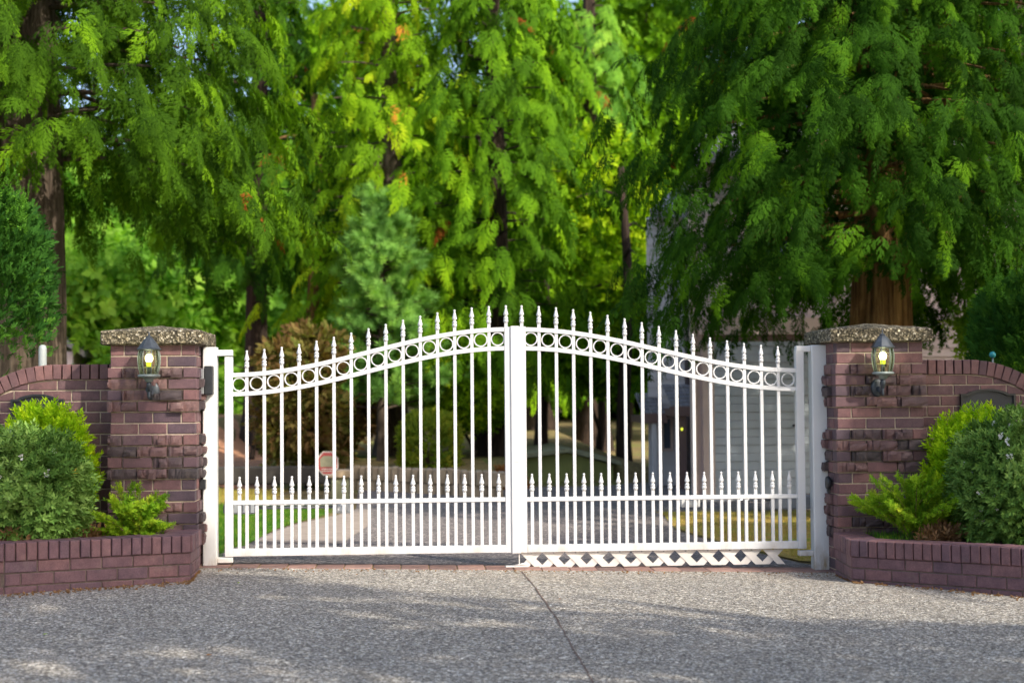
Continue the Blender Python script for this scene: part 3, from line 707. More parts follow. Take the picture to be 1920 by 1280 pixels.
# ------------------------------------------------------------------ lanterns
def lantern(px, ytip, yroof, yring, ybot, label):
    Y = PYF-.17; c = at(px, yroof, Y); zr, zt, zg, zb = c.z, at(px, ytip, Y).z, at(px, yring, Y).z, at(px, ybot, Y).z; X = c.x
    root = empty('wall_lantern', (X, PYF-.02, zb), label, 'lantern', 'lit carriage lanterns on the gate pillars')
    n = 8; w = .086; H = zt-zr
    q = MB(); q.lathe((X, Y, zr), [(w*.9, -.004), (w*1.06, 0), (w*1.06, .006), (w*.98, .010), (w*.70, H*.34), (w*.42, H*.56), (w*.26, H*.66), (w*.27, H*.70), (w*.1, H*.76), (.005, H*.8)], n, .5, False, .5)
    q.lathe((X, Y, zr+H*.78), [(.004, 0), (.009, .006), (.004, .012), (.006, .02), (.001, H*.22)], 8, .5); q.build('lantern_roof', M['lantern'], root)
    G = zr-zg; prof = [(w*.74, 0), (w*.88, G*.25), (w*.97, G*.5), (w*.97, G*.72), (w*.86, G)]
    q = MB(); k = len(prof); vs = []; fs = []
    for (rr, z) in prof:
        for j in range(n): t = 2*pi*(j+.5)/n; vs.append((X+rr*cos(t), Y+rr*sin(t), zg+z))
    for i in range(k-1):
        for j in range(n): fs.append((i*n+j, i*n+(j+1) % n, (i+1)*n+(j+1) % n, (i+1)*n+j))
    q.add(vs, fs, .5, True); q.build('glass_panes', M['glass'], root)
    q = MB()
    for j in range(n):
        t = 2*pi*(j+.5)/n; q.tube([(X+rr*1.01*cos(t), Y+rr*1.01*sin(t), zg+z) for rr, z in prof], .0026, 5, .5)
    q.build('glazing_bars', M['verdigris'], root)
    q = MB(); q.lathe((X, Y, zg), [(w*.2, -.052), (w*.34, -.046), (w*.40, -.03), (w*.62, -.018), (w*.92, -.014), (w*.98, -.006), (w*.92, .004), (w*.72, .006)], 16, .5); q.build('base_ring', M['verdigris'], root)
    q = MB(); zc = zg+G*.66; q.lathe((X, Y, zc), [(.028*sin(pi*i/10)+.0005, -.034*cos(pi*i/10)) for i in range(11)], 16, .5); bl = q.build('bulb', M['bulb'], root)
    q = MB(); q.lathe((X, Y, zc-.062), [(.016, 0), (.0195, .004), (.0205, .032), (.016, .036)], 12, .5); q.build('bulb_collar', M['socket'], root)
    q = MB(); q.lathe((X, Y, zg+.005), [(.015, 0), (.015, zc-.065-zg)], 10, .5); q.build('lamp_holder', M['lantern'], root)
    # scrolled arm and oval back plate
    q = MB(); z1 = zg-.05; yb = PYF-.045
    q.tube([(X, Y, z1+.004), (X, Y, z1-.02), (X, Y+.005, z1-.045), (X, Y+.03, z1-.085), (X, Y+.07, z1-.105), (X, Y+.105, z1-.09), (X, yb, z1-.065)], [.012, .02, .016, .015, .013, .014, .018], 10, .5)
    q.lathe((X, Y+.01, z1-.13), [(.002, 0), (.008, .012), (.012, .022), (.007, .034), (.010, .05), (.006, .06)], 10, .5)
    q.tube([(X, Y+.02, z1-.01), (X, Y+.055, z1-.018), (X, Y+.07, z1-.045), (X, Y+.05, z1-.06)], [.007, .007, .006, .004], 8, .5)
    q.build('scroll_arm', M['lantern'], root)
    q = MB(); q.lathe((0, 0, 0), [(.052, 0), (.052, .010), (.045, .018), (.036, .021), (.018, .026)], 24, .5)
    q.v = [(X+v[0], PYF-.014-v[2], z1-.065+v[1]*1.35) for v in q.v]; q.build('back_plate', M['lantern'], root)
    ld = bpy.data.lights.new('lantern_light', 'POINT'); ld.energy = 1.2; ld.color = (1, .95, .6); ld.shadow_soft_size = .03
    lo = bpy.data.objects.new('lantern_light', ld); COL.objects.link(lo); lo.parent = root; lo.location = Vector((X, Y, zc))-WL[root.name]
lantern(279.5, 621, 655.5, 703, 745, 'lit carriage lantern on the left brick pillar, beside the keypad')
lantern(1655, 617, 651.5, 698, 739, 'lit carriage lantern on the right brick pillar, casting a shadow on sunny brick')

# ------------------------------------------------------------------ foliage templates
def dia(p0, p1, w, n=(0, 0, 1), fold=0.0):
    p0, p1, n = np.array(p0, float), np.array(p1, float), np.array(n, float); d = p1-p0; s = np.cross(d, n); s /= (np.linalg.norm(s)+1e-9)
    m = p0+d*.42; return [p0, m+s*w+n*fold, p1, m-s*w+n*fold]
def tmpl(quads):
    V_ = np.array([v for q in quads for v in q]); Fq = np.arange(len(V_)).reshape(-1, 4); return V_, Fq
def cedar_spray(n, sub, wid, seed=3):
    q = []; cz = lambda y, x=0: -.30*y*y-.5*x*x
    R = np.random.default_rng(seed); bend = R.uniform(-.12, .12)
    for s in (-1, 1):
        for i in range(1, n+1):
            y = .95*(i+R.uniform(-.35, .35))/(n+.4); l = .56*(1-.6*y)*R.uniform(.55, 1.15); an = math.radians(46-20*y+R.uniform(-12, 12)); x0 = bend*y*y
            p0 = (x0, y, cz(y)); dx, dy = s*sin(an)*l, cos(an)*l; p1 = (x0+dx, y+dy, cz(y+dy, dx))
            q.append(dia(p0, p1, wid, (0, 0, 1), .01))
            for k in range(sub):
                t = .25+.28*k; sd = 1 if k % 2 else -1; a2 = an+sd*R.uniform(.35, .6); l2 = l*R.uniform(.35, .5)*(1-.2*k); bx, by = x0+dx*t, y+dy*t
                ex, ey = bx+s*sin(a2)*l2, by+cos(a2)*l2
                q.append(dia((bx, by, cz(by, bx)), (ex, ey, cz(ey, ex)-.015), wid*.7, (0, 0, 1), .008))
    q.append(dia((bend*.5, .7, cz(.7)), (bend*1.2, 1.15, cz(1.15)), wid, (0, 0, 1), .01))
    return tmpl(q)
T_SPRAY = [cedar_spray(6, 2, .036, 3), cedar_spray(5, 3, .040, 13), cedar_spray(7, 2, .032, 23)]
T_SPRAY2 = [cedar_spray(4, 2, .062, 4), cedar_spray(5, 1, .066, 14)]; T_SPRAY3 = [cedar_spray(3, 1, .10, 5), cedar_spray(3, 0, .11, 15)]
def twig_t(n, ll, lw, spread=1.0, seed=1, stem=True):
    R = np.random.default_rng(seed); q = []
    for i in range(n):
        y = .15+.85*i/n; a = i*2.4; e = .75+R.uniform(-.2, .2)
        d = np.array([cos(a)*spread, e*(.6+.9*i/n), sin(a)*spread]); d /= np.linalg.norm(d)
        p0 = np.array([0, y, 0]); n_ = np.cross(d, [-sin(a), 0, cos(a)]); q.append(dia(p0, p0+d*ll*R.uniform(.75, 1.15), lw, n_, lw*.25))
    if stem: q.append(dia((0, 0, 0), (0, 1, 0), .012, (0, 0, 1)))
    return tmpl(q)
T_BOX = twig_t(14, .34, .085, .8, 2); T_LANCE = twig_t(12, .46, .085, .9, 3); T_TUFT = twig_t(26, .75, .045, 1.0, 4, False)
T_LEAFY = twig_t(9, .5, .15, 1.1, 6); T_FLOWER = twig_t(6, .5, .2, 1.6, 8, False)
def blade_t():
    q = []; R = np.random.default_rng(5)
    for i in range(7):
        a = R.uniform(0, 6.28); b = np.array([cos(a), 0, sin(a)])*.18; t = b*R.uniform(1.5, 3.2)+np.array([0, R.uniform(.7, 1.1), 0])
        q.append(dia(b, t, .035, (-b[2]*.3+.1, 0, b[0]+.1)))
    return tmpl(q)
T_BLADE = blade_t()
def norm(a): return a/(np.linalg.norm(a, axis=-1, keepdims=True)+1e-9)
class Fol:
    def __init__(s): s.V = []; s.F = []; s.R = []; s.n = 0
    def add(s, T, P, D, Nn, S, R, flat=1.0):
        if isinstance(T, list):
            P = np.asarray(P, float); k = len(P); D = np.broadcast_to(np.asarray(D, float), (k, 3)); Nn = np.broadcast_to(np.asarray(Nn, float), (k, 3)); S = np.broadcast_to(S, (k,)); R = np.broadcast_to(R, (k,)); sel = np.arange(k) % len(T)
            for i, t in enumerate(T): m = sel == i; s.add(t, P[m], D[m], Nn[m], S[m], R[m])
            return
        P, D, Nn = np.asarray(P, float), norm(np.asarray(D, float)), np.asarray(Nn, float); S = np.broadcast_to(np.asarray(S, float), (len(P),)); R = np.broadcast_to(np.asarray(R, float), (len(P),))
        X = norm(np.cross(D, Nn)); Z = np.cross(X, D); V_, Fq = T
        W = P[:, None, :]+S[:, None, None]*(V_[None, :, 0:1]*X[:, None, :]+V_[None, :, 1:2]*D[:, None, :]+V_[None, :, 2:3]*Z[:, None, :])
        k = len(P); off = s.n+np.arange(k)[:, None, None]*len(V_)
        s.V.append(W.reshape(-1, 3)); s.F.append((Fq[None]+off).reshape(-1, 4)); s.R.append(np.repeat(R, len(Fq))); s.n += k*len(V_)
    def build(s, name, mat, parent=None, origin=None, smooth=True):
        V_ = np.concatenate(s.V); Fq = np.concatenate(s.F); R = np.concatenate(s.R).astype(np.float32)
        org = Vector(origin) if origin is not None else (WL[parent.name] if parent else Vector((0, 0, 0)))
        V_ = (V_-np.array(org)).astype(np.float32)
        me = bpy.data.meshes.new(name); me.vertices.add(len(V_)); me.vertices.foreach_set('co', V_.ravel())
        me.loops.add(Fq.size); me.loops.foreach_set('vertex_index', Fq.ravel().astype(np.int32))
        me.polygons.add(len(Fq)); me.polygons.foreach_set('loop_start', np.arange(0, Fq.size, 4, dtype=np.int32))
        me.update(calc_edges=True)
        a = me.attributes.new('rnd', 'FLOAT', 'FACE'); a.data.foreach_set('value', R)
        me.materials.append(mat); return link(name, me, parent, org)
def rv(n, s=1.0): return RNG.normal(0, s, (n, 3))

# ------------------------------------------------------------------ trees
def trunk_mb(mb, pts, rad, n=20, flute=0.08, seed=0):
    k = len(pts); vs = []; fs = []
    for i, p in enumerate(pts):
        for j in range(n):
            t = 2*pi*j/n; w = 1+flute*sin(5*t+seed+i*.15)+flute*.6*sin(9*t+seed*2)+.05*mnoise.noise(Vector((j*.9, i*.8, seed)))
            vs.append((p[0]+rad[i]*w*cos(t), p[1]+rad[i]*w*sin(t), p[2]))
    for i in range(k-1):
        for j in range(n): fs.append((i*n+j, i*n+(j+1) % n, (i+1)*n+(j+1) % n, (i+1)*n+j))
    fs.append([(k-1)*n+j for j in range(n)])
    mb.add(vs, fs, .5, True)
def cedar(name, label, x, y, tr, zlo, zhi, rad, nl, ns, T, ss, mat, bark, group, top=None, droop=.9, seed=1, lean=0, dead=.004, curtain=.42, bright=0.0, angles=None, cat='tree', skip=None):
    R = np.random.default_rng(seed); rr = random.Random(seed)
    zb = gz(x, y); root = empty(name, (x, y, zb), label, cat, group)
    top = top or zhi+2
    mb = MB(); nz = 14; pts = []; rd = []
    for i in range(nz):
        t = i/(nz-1); z = zb-.2+(top-zb)*t; pts.append((x+lean*t*t+.04*sin(t*9+seed), y+.04*cos(t*7), z)); rd.append(tr*(1.0+.9*math.exp(-t*top/.7))*(1-t)**.6+.02)
    trunk_mb(mb, pts, rd, 20, .07, seed)
    fo = Fol()
    for i in range(nl):
        t = (i+R.uniform(0, 1))/nl; z0 = zlo+(zhi-zlo)*t+.0; Lr = rad(z0)*R.uniform(.72, 1.08)
        an = i*2.39996+R.uniform(-.3, .3)
        if angles: an = R.uniform(*angles)
        if skip and skip(an % (2*pi), z0): continue
        o = np.array([cos(an), sin(an), 0]); l = np.array([-sin(an), cos(an), 0])
        c0 = np.array([x+lean*(z0/top)**2, y, z0]); dr = droop*R.uniform(.7, 1.2)*(Lr/3)
        path = lambda s: c0+o*(Lr*s[:, None])+np.array([0, 0, 1])*((.35*s-dr*s*s*1.3+.25*dr*s**4)[:, None])
        sp = path(np.linspace(0, .6, 6)); mb.tube([tuple(p) for p in sp], [min(tr, .3)*.11*(1-.15*k)+.004 for k in range(6)], 6, .5, False)
        NF = 12; nb = max(3, int(ns/NF*(.5+.5*Lr/max(.1, rad((zlo+zhi)/2))))); s = R.beta(1.7, 1.1, nb)*.88+.12; u = R.uniform(-1, 1, nb)
        Wd = .30*Lr*np.sqrt(np.clip(1-(s-.45)**2*1.9, .1, 1)); FL = ss*1.45*R.uniform(.7, 1.25, nb)
        B_ = path(s)+l*(u*Wd)[:, None]+np.array([0, 0, -1])*(R.uniform(0, 1, nb)**1.5*curtain+abs(u)*.2)[:, None]+R.normal(0, .05, (nb, 3))
        D = norm(o*.55+l*(u*.55)[:, None]+np.array([0, 0, -.62])+R.normal(0, .25, (nb, 3)))
        Nn = norm(o*.6+np.array([0, 0, .75])+R.normal(0, .25, (nb, 3))); X = norm(np.cross(D, Nn))
        lr = R.uniform(0, .22); fr = lr+.62*R.uniform(0, 1, nb)**2.0+bright; isd = R.uniform(0, 1, nb) < dead*2
        for f_ in range(NF):
            t_ = f_/(NF-1); sg = 1 if f_ % 2 else -1; an2 = sg*math.radians(58-50*t_)
            Pf = B_+D*(FL*t_*.8)[:, None]+np.array([0, 0, -1])*(FL*.28*t_*t_)[:, None]
            Df = D*cos(an2)+X*sin(an2)+np.array([0, 0, -.35-.3*t_])+R.normal(0, .13, (nb, 3))
            rn = np.clip(fr+R.uniform(-.10, .16, nb)+.10*t_, 0, .9); rn[isd & (R.uniform(0, 1, nb) < .4)] = 1.0  # leaf colour lightens toward fan tips, standing in for sunlit tips
            fo.add(T, Pf, Df, Nn+R.normal(0, .18, (nb, 3)), ss*.72*(1.05-.35*t_)*R.uniform(.75, 1.2, nb), rn)
    mb.build('trunk', M[bark], root); fo.build('crown', M[mat], root); return root
GT = 'tall cedars behind the gate'
def prof(pairs):
    zs, rs = zip(*pairs); return lambda z: float(np.interp(z, zs, rs))
p = at(50, 690, 5.4)
cedar('cedar_tree', 'large shaded cedar with thick trunk behind the left hedge and wall', p.x, 5.4, .43, 4.0, 8.0, prof([(3, 3.2), (5.5, 3.5), (8, 1.6)]), 112, 235, T_SPRAY, .30, 'f_cedar', 'bark', GT, 11, .75, 11, skip=lambda a, z: z < 4.1 and 3.9 < a < 5.2)
p = at(1648, 600, 4.6)
cedar('cedar_tree', 'large dark cedar with fluted sunlit-coloured trunk behind the right pillar', p.x, 4.6, .37, 2.9, 7.3, prof([(2.6, 3.0), (5, 3.2), (7.3, 1.9)]), 150, 270, T_SPRAY, .27, 'f_cedar_r', 'bark_sunlit', GT, 8.2, 1.0, 23, dead=.003, skip=lambda a, z: z < 3.3 and 4.3 < a < 5.1)
p = at(735, 800, 13)
cedar('cedar_tree', 'sunlit yellow-green cedar rising behind the blue pine', p.x, 14.2, .18, 2.4, 9.2, prof([(2, 2.2), (6, 2.2), (9.2, .8)]), 100, 80, T_SPRAY2, .38, 'f_yellow', 'bark', GT, 14, .8, 31, dead=.012)
p = at(930, 800, 14)
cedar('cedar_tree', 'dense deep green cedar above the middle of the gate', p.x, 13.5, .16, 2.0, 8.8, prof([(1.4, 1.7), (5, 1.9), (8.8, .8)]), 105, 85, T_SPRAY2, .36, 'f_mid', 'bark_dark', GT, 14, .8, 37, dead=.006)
p = at(480, 800, 15)
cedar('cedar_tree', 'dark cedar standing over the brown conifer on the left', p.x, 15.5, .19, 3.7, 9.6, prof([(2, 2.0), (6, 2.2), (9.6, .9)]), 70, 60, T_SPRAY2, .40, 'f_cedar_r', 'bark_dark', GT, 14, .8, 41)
p = at(1165, 820, 18)
cedar('cedar_tree', 'bright cedar between the green shed and the house', p.x+.3, 25, .3, 3.4, 11, prof([(1.4, 1.9), (6, 2.1), (11, .9)]), 80, 55, T_SPRAY2, .45, 'f_far', 'bark_dark', GT, 15, .8, 43, bright=.0)
p = at(1020, 820, 21)
cedar('cedar_tree', 'shadowy cedar behind the olive shed roof', p.x, 24, .3, 2.2, 11.5, prof([(1.4, 2.0), (6, 2.2), (11.5, 1.0)]), 80, 36, T_SPRAY3, .7, 'f_mid', 'bark_dark', GT, 16, .8, 47)
p = at(700, 860, 18)
cedar('cedar_tree', 'tall cedar with pale straight trunk seen behind the tan retaining wall', p.x, 21.5, .24, 3.6, 11, prof([(3, 1.8), (7, 2.0), (11, 1.0)]), 60, 36, T_SPRAY3, .6, 'f_mid', 'bark', GT, 15, .8, 53)
p = at(1480, 600, 30)
cedar('cedar_tree', 'tall cedar rising behind the roof of the house', p.x, 32, .3, 3, 17, prof([(3, 4.0), (8, 4.4), (17, 2.0)]), 120, 45, T_SPRAY3, .8, 'f_mid', 'bark_dark', GT, 18, .8, 59)
p = at(1985, 600, 8)
cedar('cedar_tree', 'green cedar beyond the far right garden wall', p.x+.8, 11, .26, 2.4, 9, prof([(2, 2.4), (6, 2.8), (11, 1.8)]), 100, 55, T_SPRAY2, .45, 'f_cedar', 'bark', GT, 13, .9, 61)

# broad-leaved trees farther back
def leafy(name, label, x, y, tr, zc, rx, rz, n, mat, group, seed, size=.35, bark='bark_dark', T=None, cat='tree'):
    R = np.random.default_rng(seed); zb = gz(x, y); root = empty(name, (x, y, zb), label, cat, group)
    mb = MB(); trunk_mb(mb, [(x+.1*sin(i), y, zb-.2+(zc-zb)*i/8) for i in range(9)], [tr*(1-.07*i) for i in range(9)], 14, .04, seed)
    fo = Fol(); ncl = 42; cl = norm(R.normal(0, 1, (ncl, 3)))*R.uniform(.35, 1.0, (ncl, 1))**.6*np.array([rx, rx, rz])+np.array([x, y, zc])
    for c in cl[:14]: mb.tube([(x, y, zc-rz*.55), tuple((c+np.array([x, y, zc-rz*.3]))/2), tuple(c)], [tr*.4, tr*.25, .02], 6, .5, False)
    mb.build('trunk', M[bark], root)
    for c in cl:
        k = n//ncl; d = norm(R.normal(0, 1, (k, 3))); P_ = c+d*R.uniform(.3, 1, (k, 1))*rx*np.array([.34, .34, .26]); b = R.uniform(0, .5)
        fo.add(T or T_LEAFY, P_, d+np.array([0, 0, -.2]), R.normal(0, 1, (k, 3)), size*R.uniform(.7, 1.3, k), np.clip(b+R.uniform(0, .4, k), 0, .9))
    fo.build('crown', M[mat], root); return root
GL = 'leafy trees in the background'
for i, (px, Y, zc, rx, rz, mat, lb) in enumerate([
    (250, 22, 2.6, 2.3, 2.2, 'f_far', 'pale green leafy tree seen between the left trunk and the left pillar'),
    (120, 36, 4.2, 4.0, 3.2, 'f_far', 'hazy light green tree behind the large left cedar'),
    (400, 32, 5.2, 3.6, 4.4, 'f_far', 'bright leafy tree glimpsed above the left post of the gate'),
    (640, 36, 8.2, 4.2, 6, 'f_mid', 'rounded green tree behind the yellow-green cedar'),
    (860, 34, 5.4, 3.5, 5, 'f_far', 'light green tree behind the middle of the gate'),
    (1120, 18, 5.1, 1.15, 1.3, 'f_yellow', 'yellow-green leafy tree high right of the gate centre'),
    (1165, 16.5, 2.9, .8, .8, 'f_yellow', 'small golden leafy tree just left of the house corner'),
    (1260, 36, 8.0, 4.0, 5.5, 'f_far', 'leafy tree peeping over the left end of the house'),
    (1170, 34, 9.5, 3.2, 4, 'f_mid', 'mid green tree top between the middle cedars and the right cedar'),
    (1760, 40, 9.0, 5, 6, 'f_mid', 'leafy tree towering behind the garage roof'),
    (1950, 26, 5.0, 3.0, 4, 'f_far', 'bright tree at the far right edge beyond the wall')]):
    p = at(px, 740, Y); leafy('leafy_tree', lb, p.x, Y, .22 if rx > 1.5 else .09, zc, rx, rz, 5200, mat, GL, 70+i, .46 if rx > 1.5 else .26)
# distant wood as one mass, with gaps
fo = Fol(); R = np.random.default_rng(99); k = 15000
th = R.uniform(-.42, .50, k); dist = R.uniform(60, 78, k); hh = 11*(.75+.25*np.sin(th*23)+.12*np.sin(th*61+1)); z = R.uniform(0, 1, k)**.8*hh
P_ = np.stack([CAM.x+np.sin(th)*dist, CAM.y+np.cos(th)*dist, z+.3], 1)
fo.add(T_LEAFY, P_, rv(k), rv(k), 1.3*R.uniform(.6, 1.3, k), np.clip(.45*(np.sin(th*40)+1)*.5+R.uniform(0, .5, k), 0, .9))
tag(fo.build('distant_wood', M['f_mid']), 'distant wood seen through the gaps between the trees', 'wood', kind='stuff')

# blue pine
def pine(px, Y, label):
    x = at(px, 640, Y).x; zb = gz(x, Y); root = empty('pine_tree', (x, Y, zb), label, 'pine tree')
    mb = MB(); trunk_mb(mb, [(x, Y, zb-.1+i*.55) for i in range(9)], [.10*(1-.1*i) for i in range(9)], 10, .04, 3)
    fo = Fol(); R = np.random.default_rng(5); n = 125
    for i in range(n):
        t = i/n; z0 = 1.15+3.35*t; Lr = (1.25-1.02*t**.8)*R.uniform(.45, 1.2); an = i*2.4+R.uniform(-.6, .6); o = np.array([cos(an), sin(an), R.uniform(.05, .4)])
        mb.tube([(x, Y, z0), tuple(np.array([x, Y, z0])+o*Lr)], [.022, .006], 5, .5, False)
        k = 20; s = R.uniform(.45, 1, k); P_ = np.array([x, Y, z0])+o*(Lr*s)[:, None]+R.normal(0, .06, (k, 3)); b = R.uniform(0, .45)
        fo.add(T_TUFT, P_, o+R.normal(0, .5, (k, 3))+np.array([0, 0, .45]), R.normal(0, 1, (k, 3)), .15*R.uniform(.8, 1.3, k), np.clip(b+R.uniform(0, .45, k), 0, .9))
    mb.build('trunk', M['bark'], root); fo.build('crown', M['f_pine'], root)
pine(716, 12.3, 'soft blue-green pine standing behind the left gate leaf')

# clipped / bushy shrubs
def shrub(name, label, c, r, n, T, size, mat, seed, up=.5, lump=.16, group=None, cat='shrub', stems=None, shell=.55, dead=.0, zmin=None, flowers=0, clusters=40, flw=None, boxy=0):
    R = np.random.default_rng(seed); c = np.array(c, float); r = np.array(r, float)
    root = empty(name, (c[0], c[1], zmin if zmin is not None else c[2]-r[2]), label, cat, group)
    d = norm(R.normal(0, 1, (n, 3)))
    if boxy:
        e = 1.0/boxy; d = np.sign(d)*np.abs(d)**e; d /= (np.sum(np.abs(d)**(2*boxy), 1, keepdims=True)**(1/(2*boxy)))
    cc = norm(R.normal(0, 1, (clusters, 3))); dots = norm(d) @ cc.T; near = dots.max(1); idx = dots.argmax(1)
    rad = 1+lump*(near-.9)*6*R.uniform(.8, 1.2, n)
    f = 1-(R.uniform(0, 1, n)**1.6)*shell
    P_ = c+d*r*(rad*f)[:, None]
    if zmin is not None: keep = P_[:, 2] > zmin; P_, d, idx = P_[keep], d[keep], idx[keep]
    k = len(P_); nd = norm(d/r)
    b = R.uniform(0, .42, clusters)[idx]; rn = np.clip(b+R.uniform(0, .45, k), 0, .9); rn[R.uniform(0, 1, k) < dead] = 1
    fo = Fol(); fo.add(T, P_, nd+np.array([0, 0, up])+R.normal(0, .35, (k, 3)), R.normal(0, 1, (k, 3)), size*R.uniform(.7, 1.3, k), rn)
    fo.build('foliage', M[mat], root)
    mb = MB(); zb = zmin if zmin is not None else c[2]-r[2]
    for i in range(stems or 9):
        q = c+norm(R.normal(0, 1, 3))*r*.75; mb.tube([(c[0]+R.uniform(-.05, .05), c[1]+R.uniform(-.05, .05), zb-.02), tuple((q+c)/2-np.array([0, 0, .05])), tuple(q)], [.012, .008, .004], 5, .5, False)
    mb.build('stems', M['twig'], root)
    if flowers:
        F2 = norm(R.normal(0, 1, (flowers*6, 3)))
        if flw is not None: F2 = F2[F2 @ norm(np.array(flw)) > .2]
        F2 = F2[F2[:, 1] < .2][:flowers]; fo = Fol()
        for q in F2:
            m_ = 4; fo.add(T_FLOWER, c+q*r*1.08+R.normal(0, .01, (m_, 3)), np.tile(q, (m_, 1))+R.normal(0, .4, (m_, 3)), R.normal(0, 1, (m_, 3)), .026, .4)
        fo.build('blossoms', M['flower'], root)
    return root
S1 = 'shrubs in the brick planters'
p = at(42, 928, -1.02); shrub('shrub', 'rounded dark green shrub filling the left planter corner', p, (.385, .38, .40), 4600, T_LANCE, .085, 'f_shrub', 1, .35, .26, S1, zmin=.27, flowers=9, flw=(.5, -.5, .8), dead=.006)
p = at(88, 888, -.42); shrub('shrub', 'bright yellow-green shrub behind the dark shrub, before the left plaque', p, (.28, .25, .40), 2400, T_BOX, .10, 'f_box', 2, .9, .3, S1, zmin=.27)
p = at(1908, 915, -1.05); shrub('shrub', 'large dark shrub with small white flowers in the right planter', p, (.40, .40, .46), 5600, T_LANCE, .08, 'f_shrub', 3, .35, .26, S1, zmin=.24, flowers=44, flw=(-.2, -1, .7))
p = at(1838, 890, -.45); shrub('shrub', 'yellow-green shrub behind the white-flowered one, before the right plaque', p, (.36, .24, .38), 2400, T_BOX, .10, 'f_box', 4, .9, .3, S1, zmin=.24)
# feathery junipers with arching sprays
def juniper(px, py, Y, r, n, label, seed, zmin, mat='f_juniper', tilt=(0, 0)):
    c = at(px, py, Y); R = np.random.default_rng(seed); root = empty('juniper_shrub', (c.x, c.y, zmin), label, 'shrub', S1); fo = Fol(); mb = MB()
    for i in range(n):
        an = R.uniform(0, 2*pi); el = R.uniform(.55, 1.5); d = np.array([cos(an)*cos(el), sin(an)*cos(el), sin(el)]); Lb = r*R.uniform(.5, 1.05)*(.75+.45*sin(el))
        d[0] += tilt[0]*R.uniform(0, 1); b0 = np.array([c.x, c.y, zmin])+np.array([R.uniform(-.06, .06), R.uniform(-.05, .05), R.uniform(0, .12)])
        s = np.linspace(.12, 1, 18); arc = np.array([d[0]*.6, d[1]*.6, -.5])
        P_ = b0+d*(Lb*s)[:, None]+arc*(Lb*.35*s**2)[:, None]
        mb.tube([tuple(q) for q in P_[::5]], [.005, .004, .003, .002], 4, .5, False)
        P2 = np.repeat(P_, 3, 0); tang = norm(np.gradient(P_, axis=0)); T2 = np.repeat(tang, 3, 0); k = len(P2)
        sd = np.cross(T2, np.array([0, 0, 1])); sg = np.tile([-1, 1, .2], 18)[:, None]
        b = R.uniform(.05, .45)
        fo.add(T_LANCE, P2+R.normal(0, .006, (k, 3)), T2*.8+sd*sg*.7+R.normal(0, .2, (k, 3)), R.normal(0, .5, (k, 3))+np.array([0, -.5, .6]), .052*R.uniform(.6, 1.2, k), np.clip(b+R.uniform(0, .4, k), 0, .9))
    mb.build('stems', M['twig'], root); fo.build('foliage', M[mat], root)
juniper(250, 990, -.72, .37, 42, 'small feathery yellow-green shrub before the left pillar', 5, .28)
juniper(1716, 995, -.80, .45, 66, 'feathery light green shrub before the right pillar', 6, .24, tilt=(-.1, 0))
# hedges behind the walls
GH = 'clipped hedges behind the garden walls'
def hedge(label, c, r, seed, n, shoots):
    root = shrub('hedge', label, c, r, n, T_SPRAY2, .095, 'f_hedge', seed, .7, .05, GH, 'hedge', 9, .22, zmin=.1, clusters=90, boxy=2.2)
    R = np.random.default_rng(seed); fo = Fol()
    for (x0, x1, y, z, h, k) in shoots:
        for i in range(k):
            b = np.array([R.uniform(x0, x1), y+R.uniform(-.25, .25), z+R.uniform(-.1, .02)]); hh = h*R.uniform(.5, 1.1); s = np.linspace(0, 1, 14); ln = R.normal(0, .05, 3); ln[2] = 0
            P_ = b+np.array([0, 0, 1])*(s*hh)[:, None]+ln*(s**2)[:, None]; m_ = len(P_)
            fo.add(T_LEAFY, P_, np.array([0, 0, 1.])+R.normal(0, .4, (m_, 3)), R.normal(0, 1, (m_, 3)), .05*(1.1-.5*s), np.clip(R.uniform(0, .9, m_), 0, .9))
    fo.build('fresh_shoots', M['f_shoot'], root)
hc = at(20, 560, 1.0); e = at(98, 560, .6)
hedge('tall dark green hedge with pale shoots behind the left wall', (e.x-1.14, 1.15, 1.6), (.92, .62, 1.45), 15, 15000, [(e.x-1.2, e.x-.45, .85, 2.95, .5, 40), (e.x-.42, e.x-.22, .7, 2.75, .42, 8)])
e = at(1868, 620, 1.0)
hedge('dark green hedge rising behind the far right wall', (e.x+1.0, 1.35, 1.25), (.95, .6, 1.1), 16, 13000, [(e.x-.05, e.x+.7, 1.0, 2.2, .5, 30)])
# topiary + brown conifer + low shrubs behind
p = at(806, 845, 10.9); shrub('topiary_bush', 'clipped round-topped topiary bush behind the left gate leaf', (p.x, 10.9, p.z+.0), (.40, .40, .52), 2600, T_BOX, .11, 'f_topiary', 21, .5, .05, None, 'topiary', shell=.3, zmin=.3, boxy=1.4)
p = at(565, 790, 10.8)
leafy('browning_conifer', 'half dead brown conifer behind the left gate leaf', p.x, 10.9, .06, 1.35, .68, 1.1, 5200, 'f_brown', None, 33, .19, 'bark', T_SPRAY3, 'conifer')
p = at(640, 800, 13.2)
leafy('browning_conifer', 'reddish brown bushy conifer beside the blue pine', p.x, 13.2, .08, 1.25, .55, 1.0, 3600, 'f_brown', None, 34, .2, 'bark', T_SPRAY3, 'conifer')
p = at(880, 730, 12.8); leafy('garden_shrub', 'bright yellow-green shrub branch mass behind the upper middle of the left leaf', p.x, 12.9, .04, 1.55, .65, .62, 3000, 'f_yellow', None, 35, .17, 'bark_dark', None, 'shrub')
p = at(1130, 760, 15.5); leafy('garden_shrub', 'green shrub above the olive shed, left of the house', p.x, 16.6, .05, 2.3, 1.0, .9, 3200, 'f_mid', None, 36, .22, 'bark_dark', None, 'shrub')
p = at(1905, 560, 5.2); leafy('garden_shrub', 'bright shrub with upright leaves over the right wall', p.x+.15, 5.4, .04, 2.05, .62, .6, 3000, 'f_far', None, 37, .16, 'bark_dark', None, 'shrub')
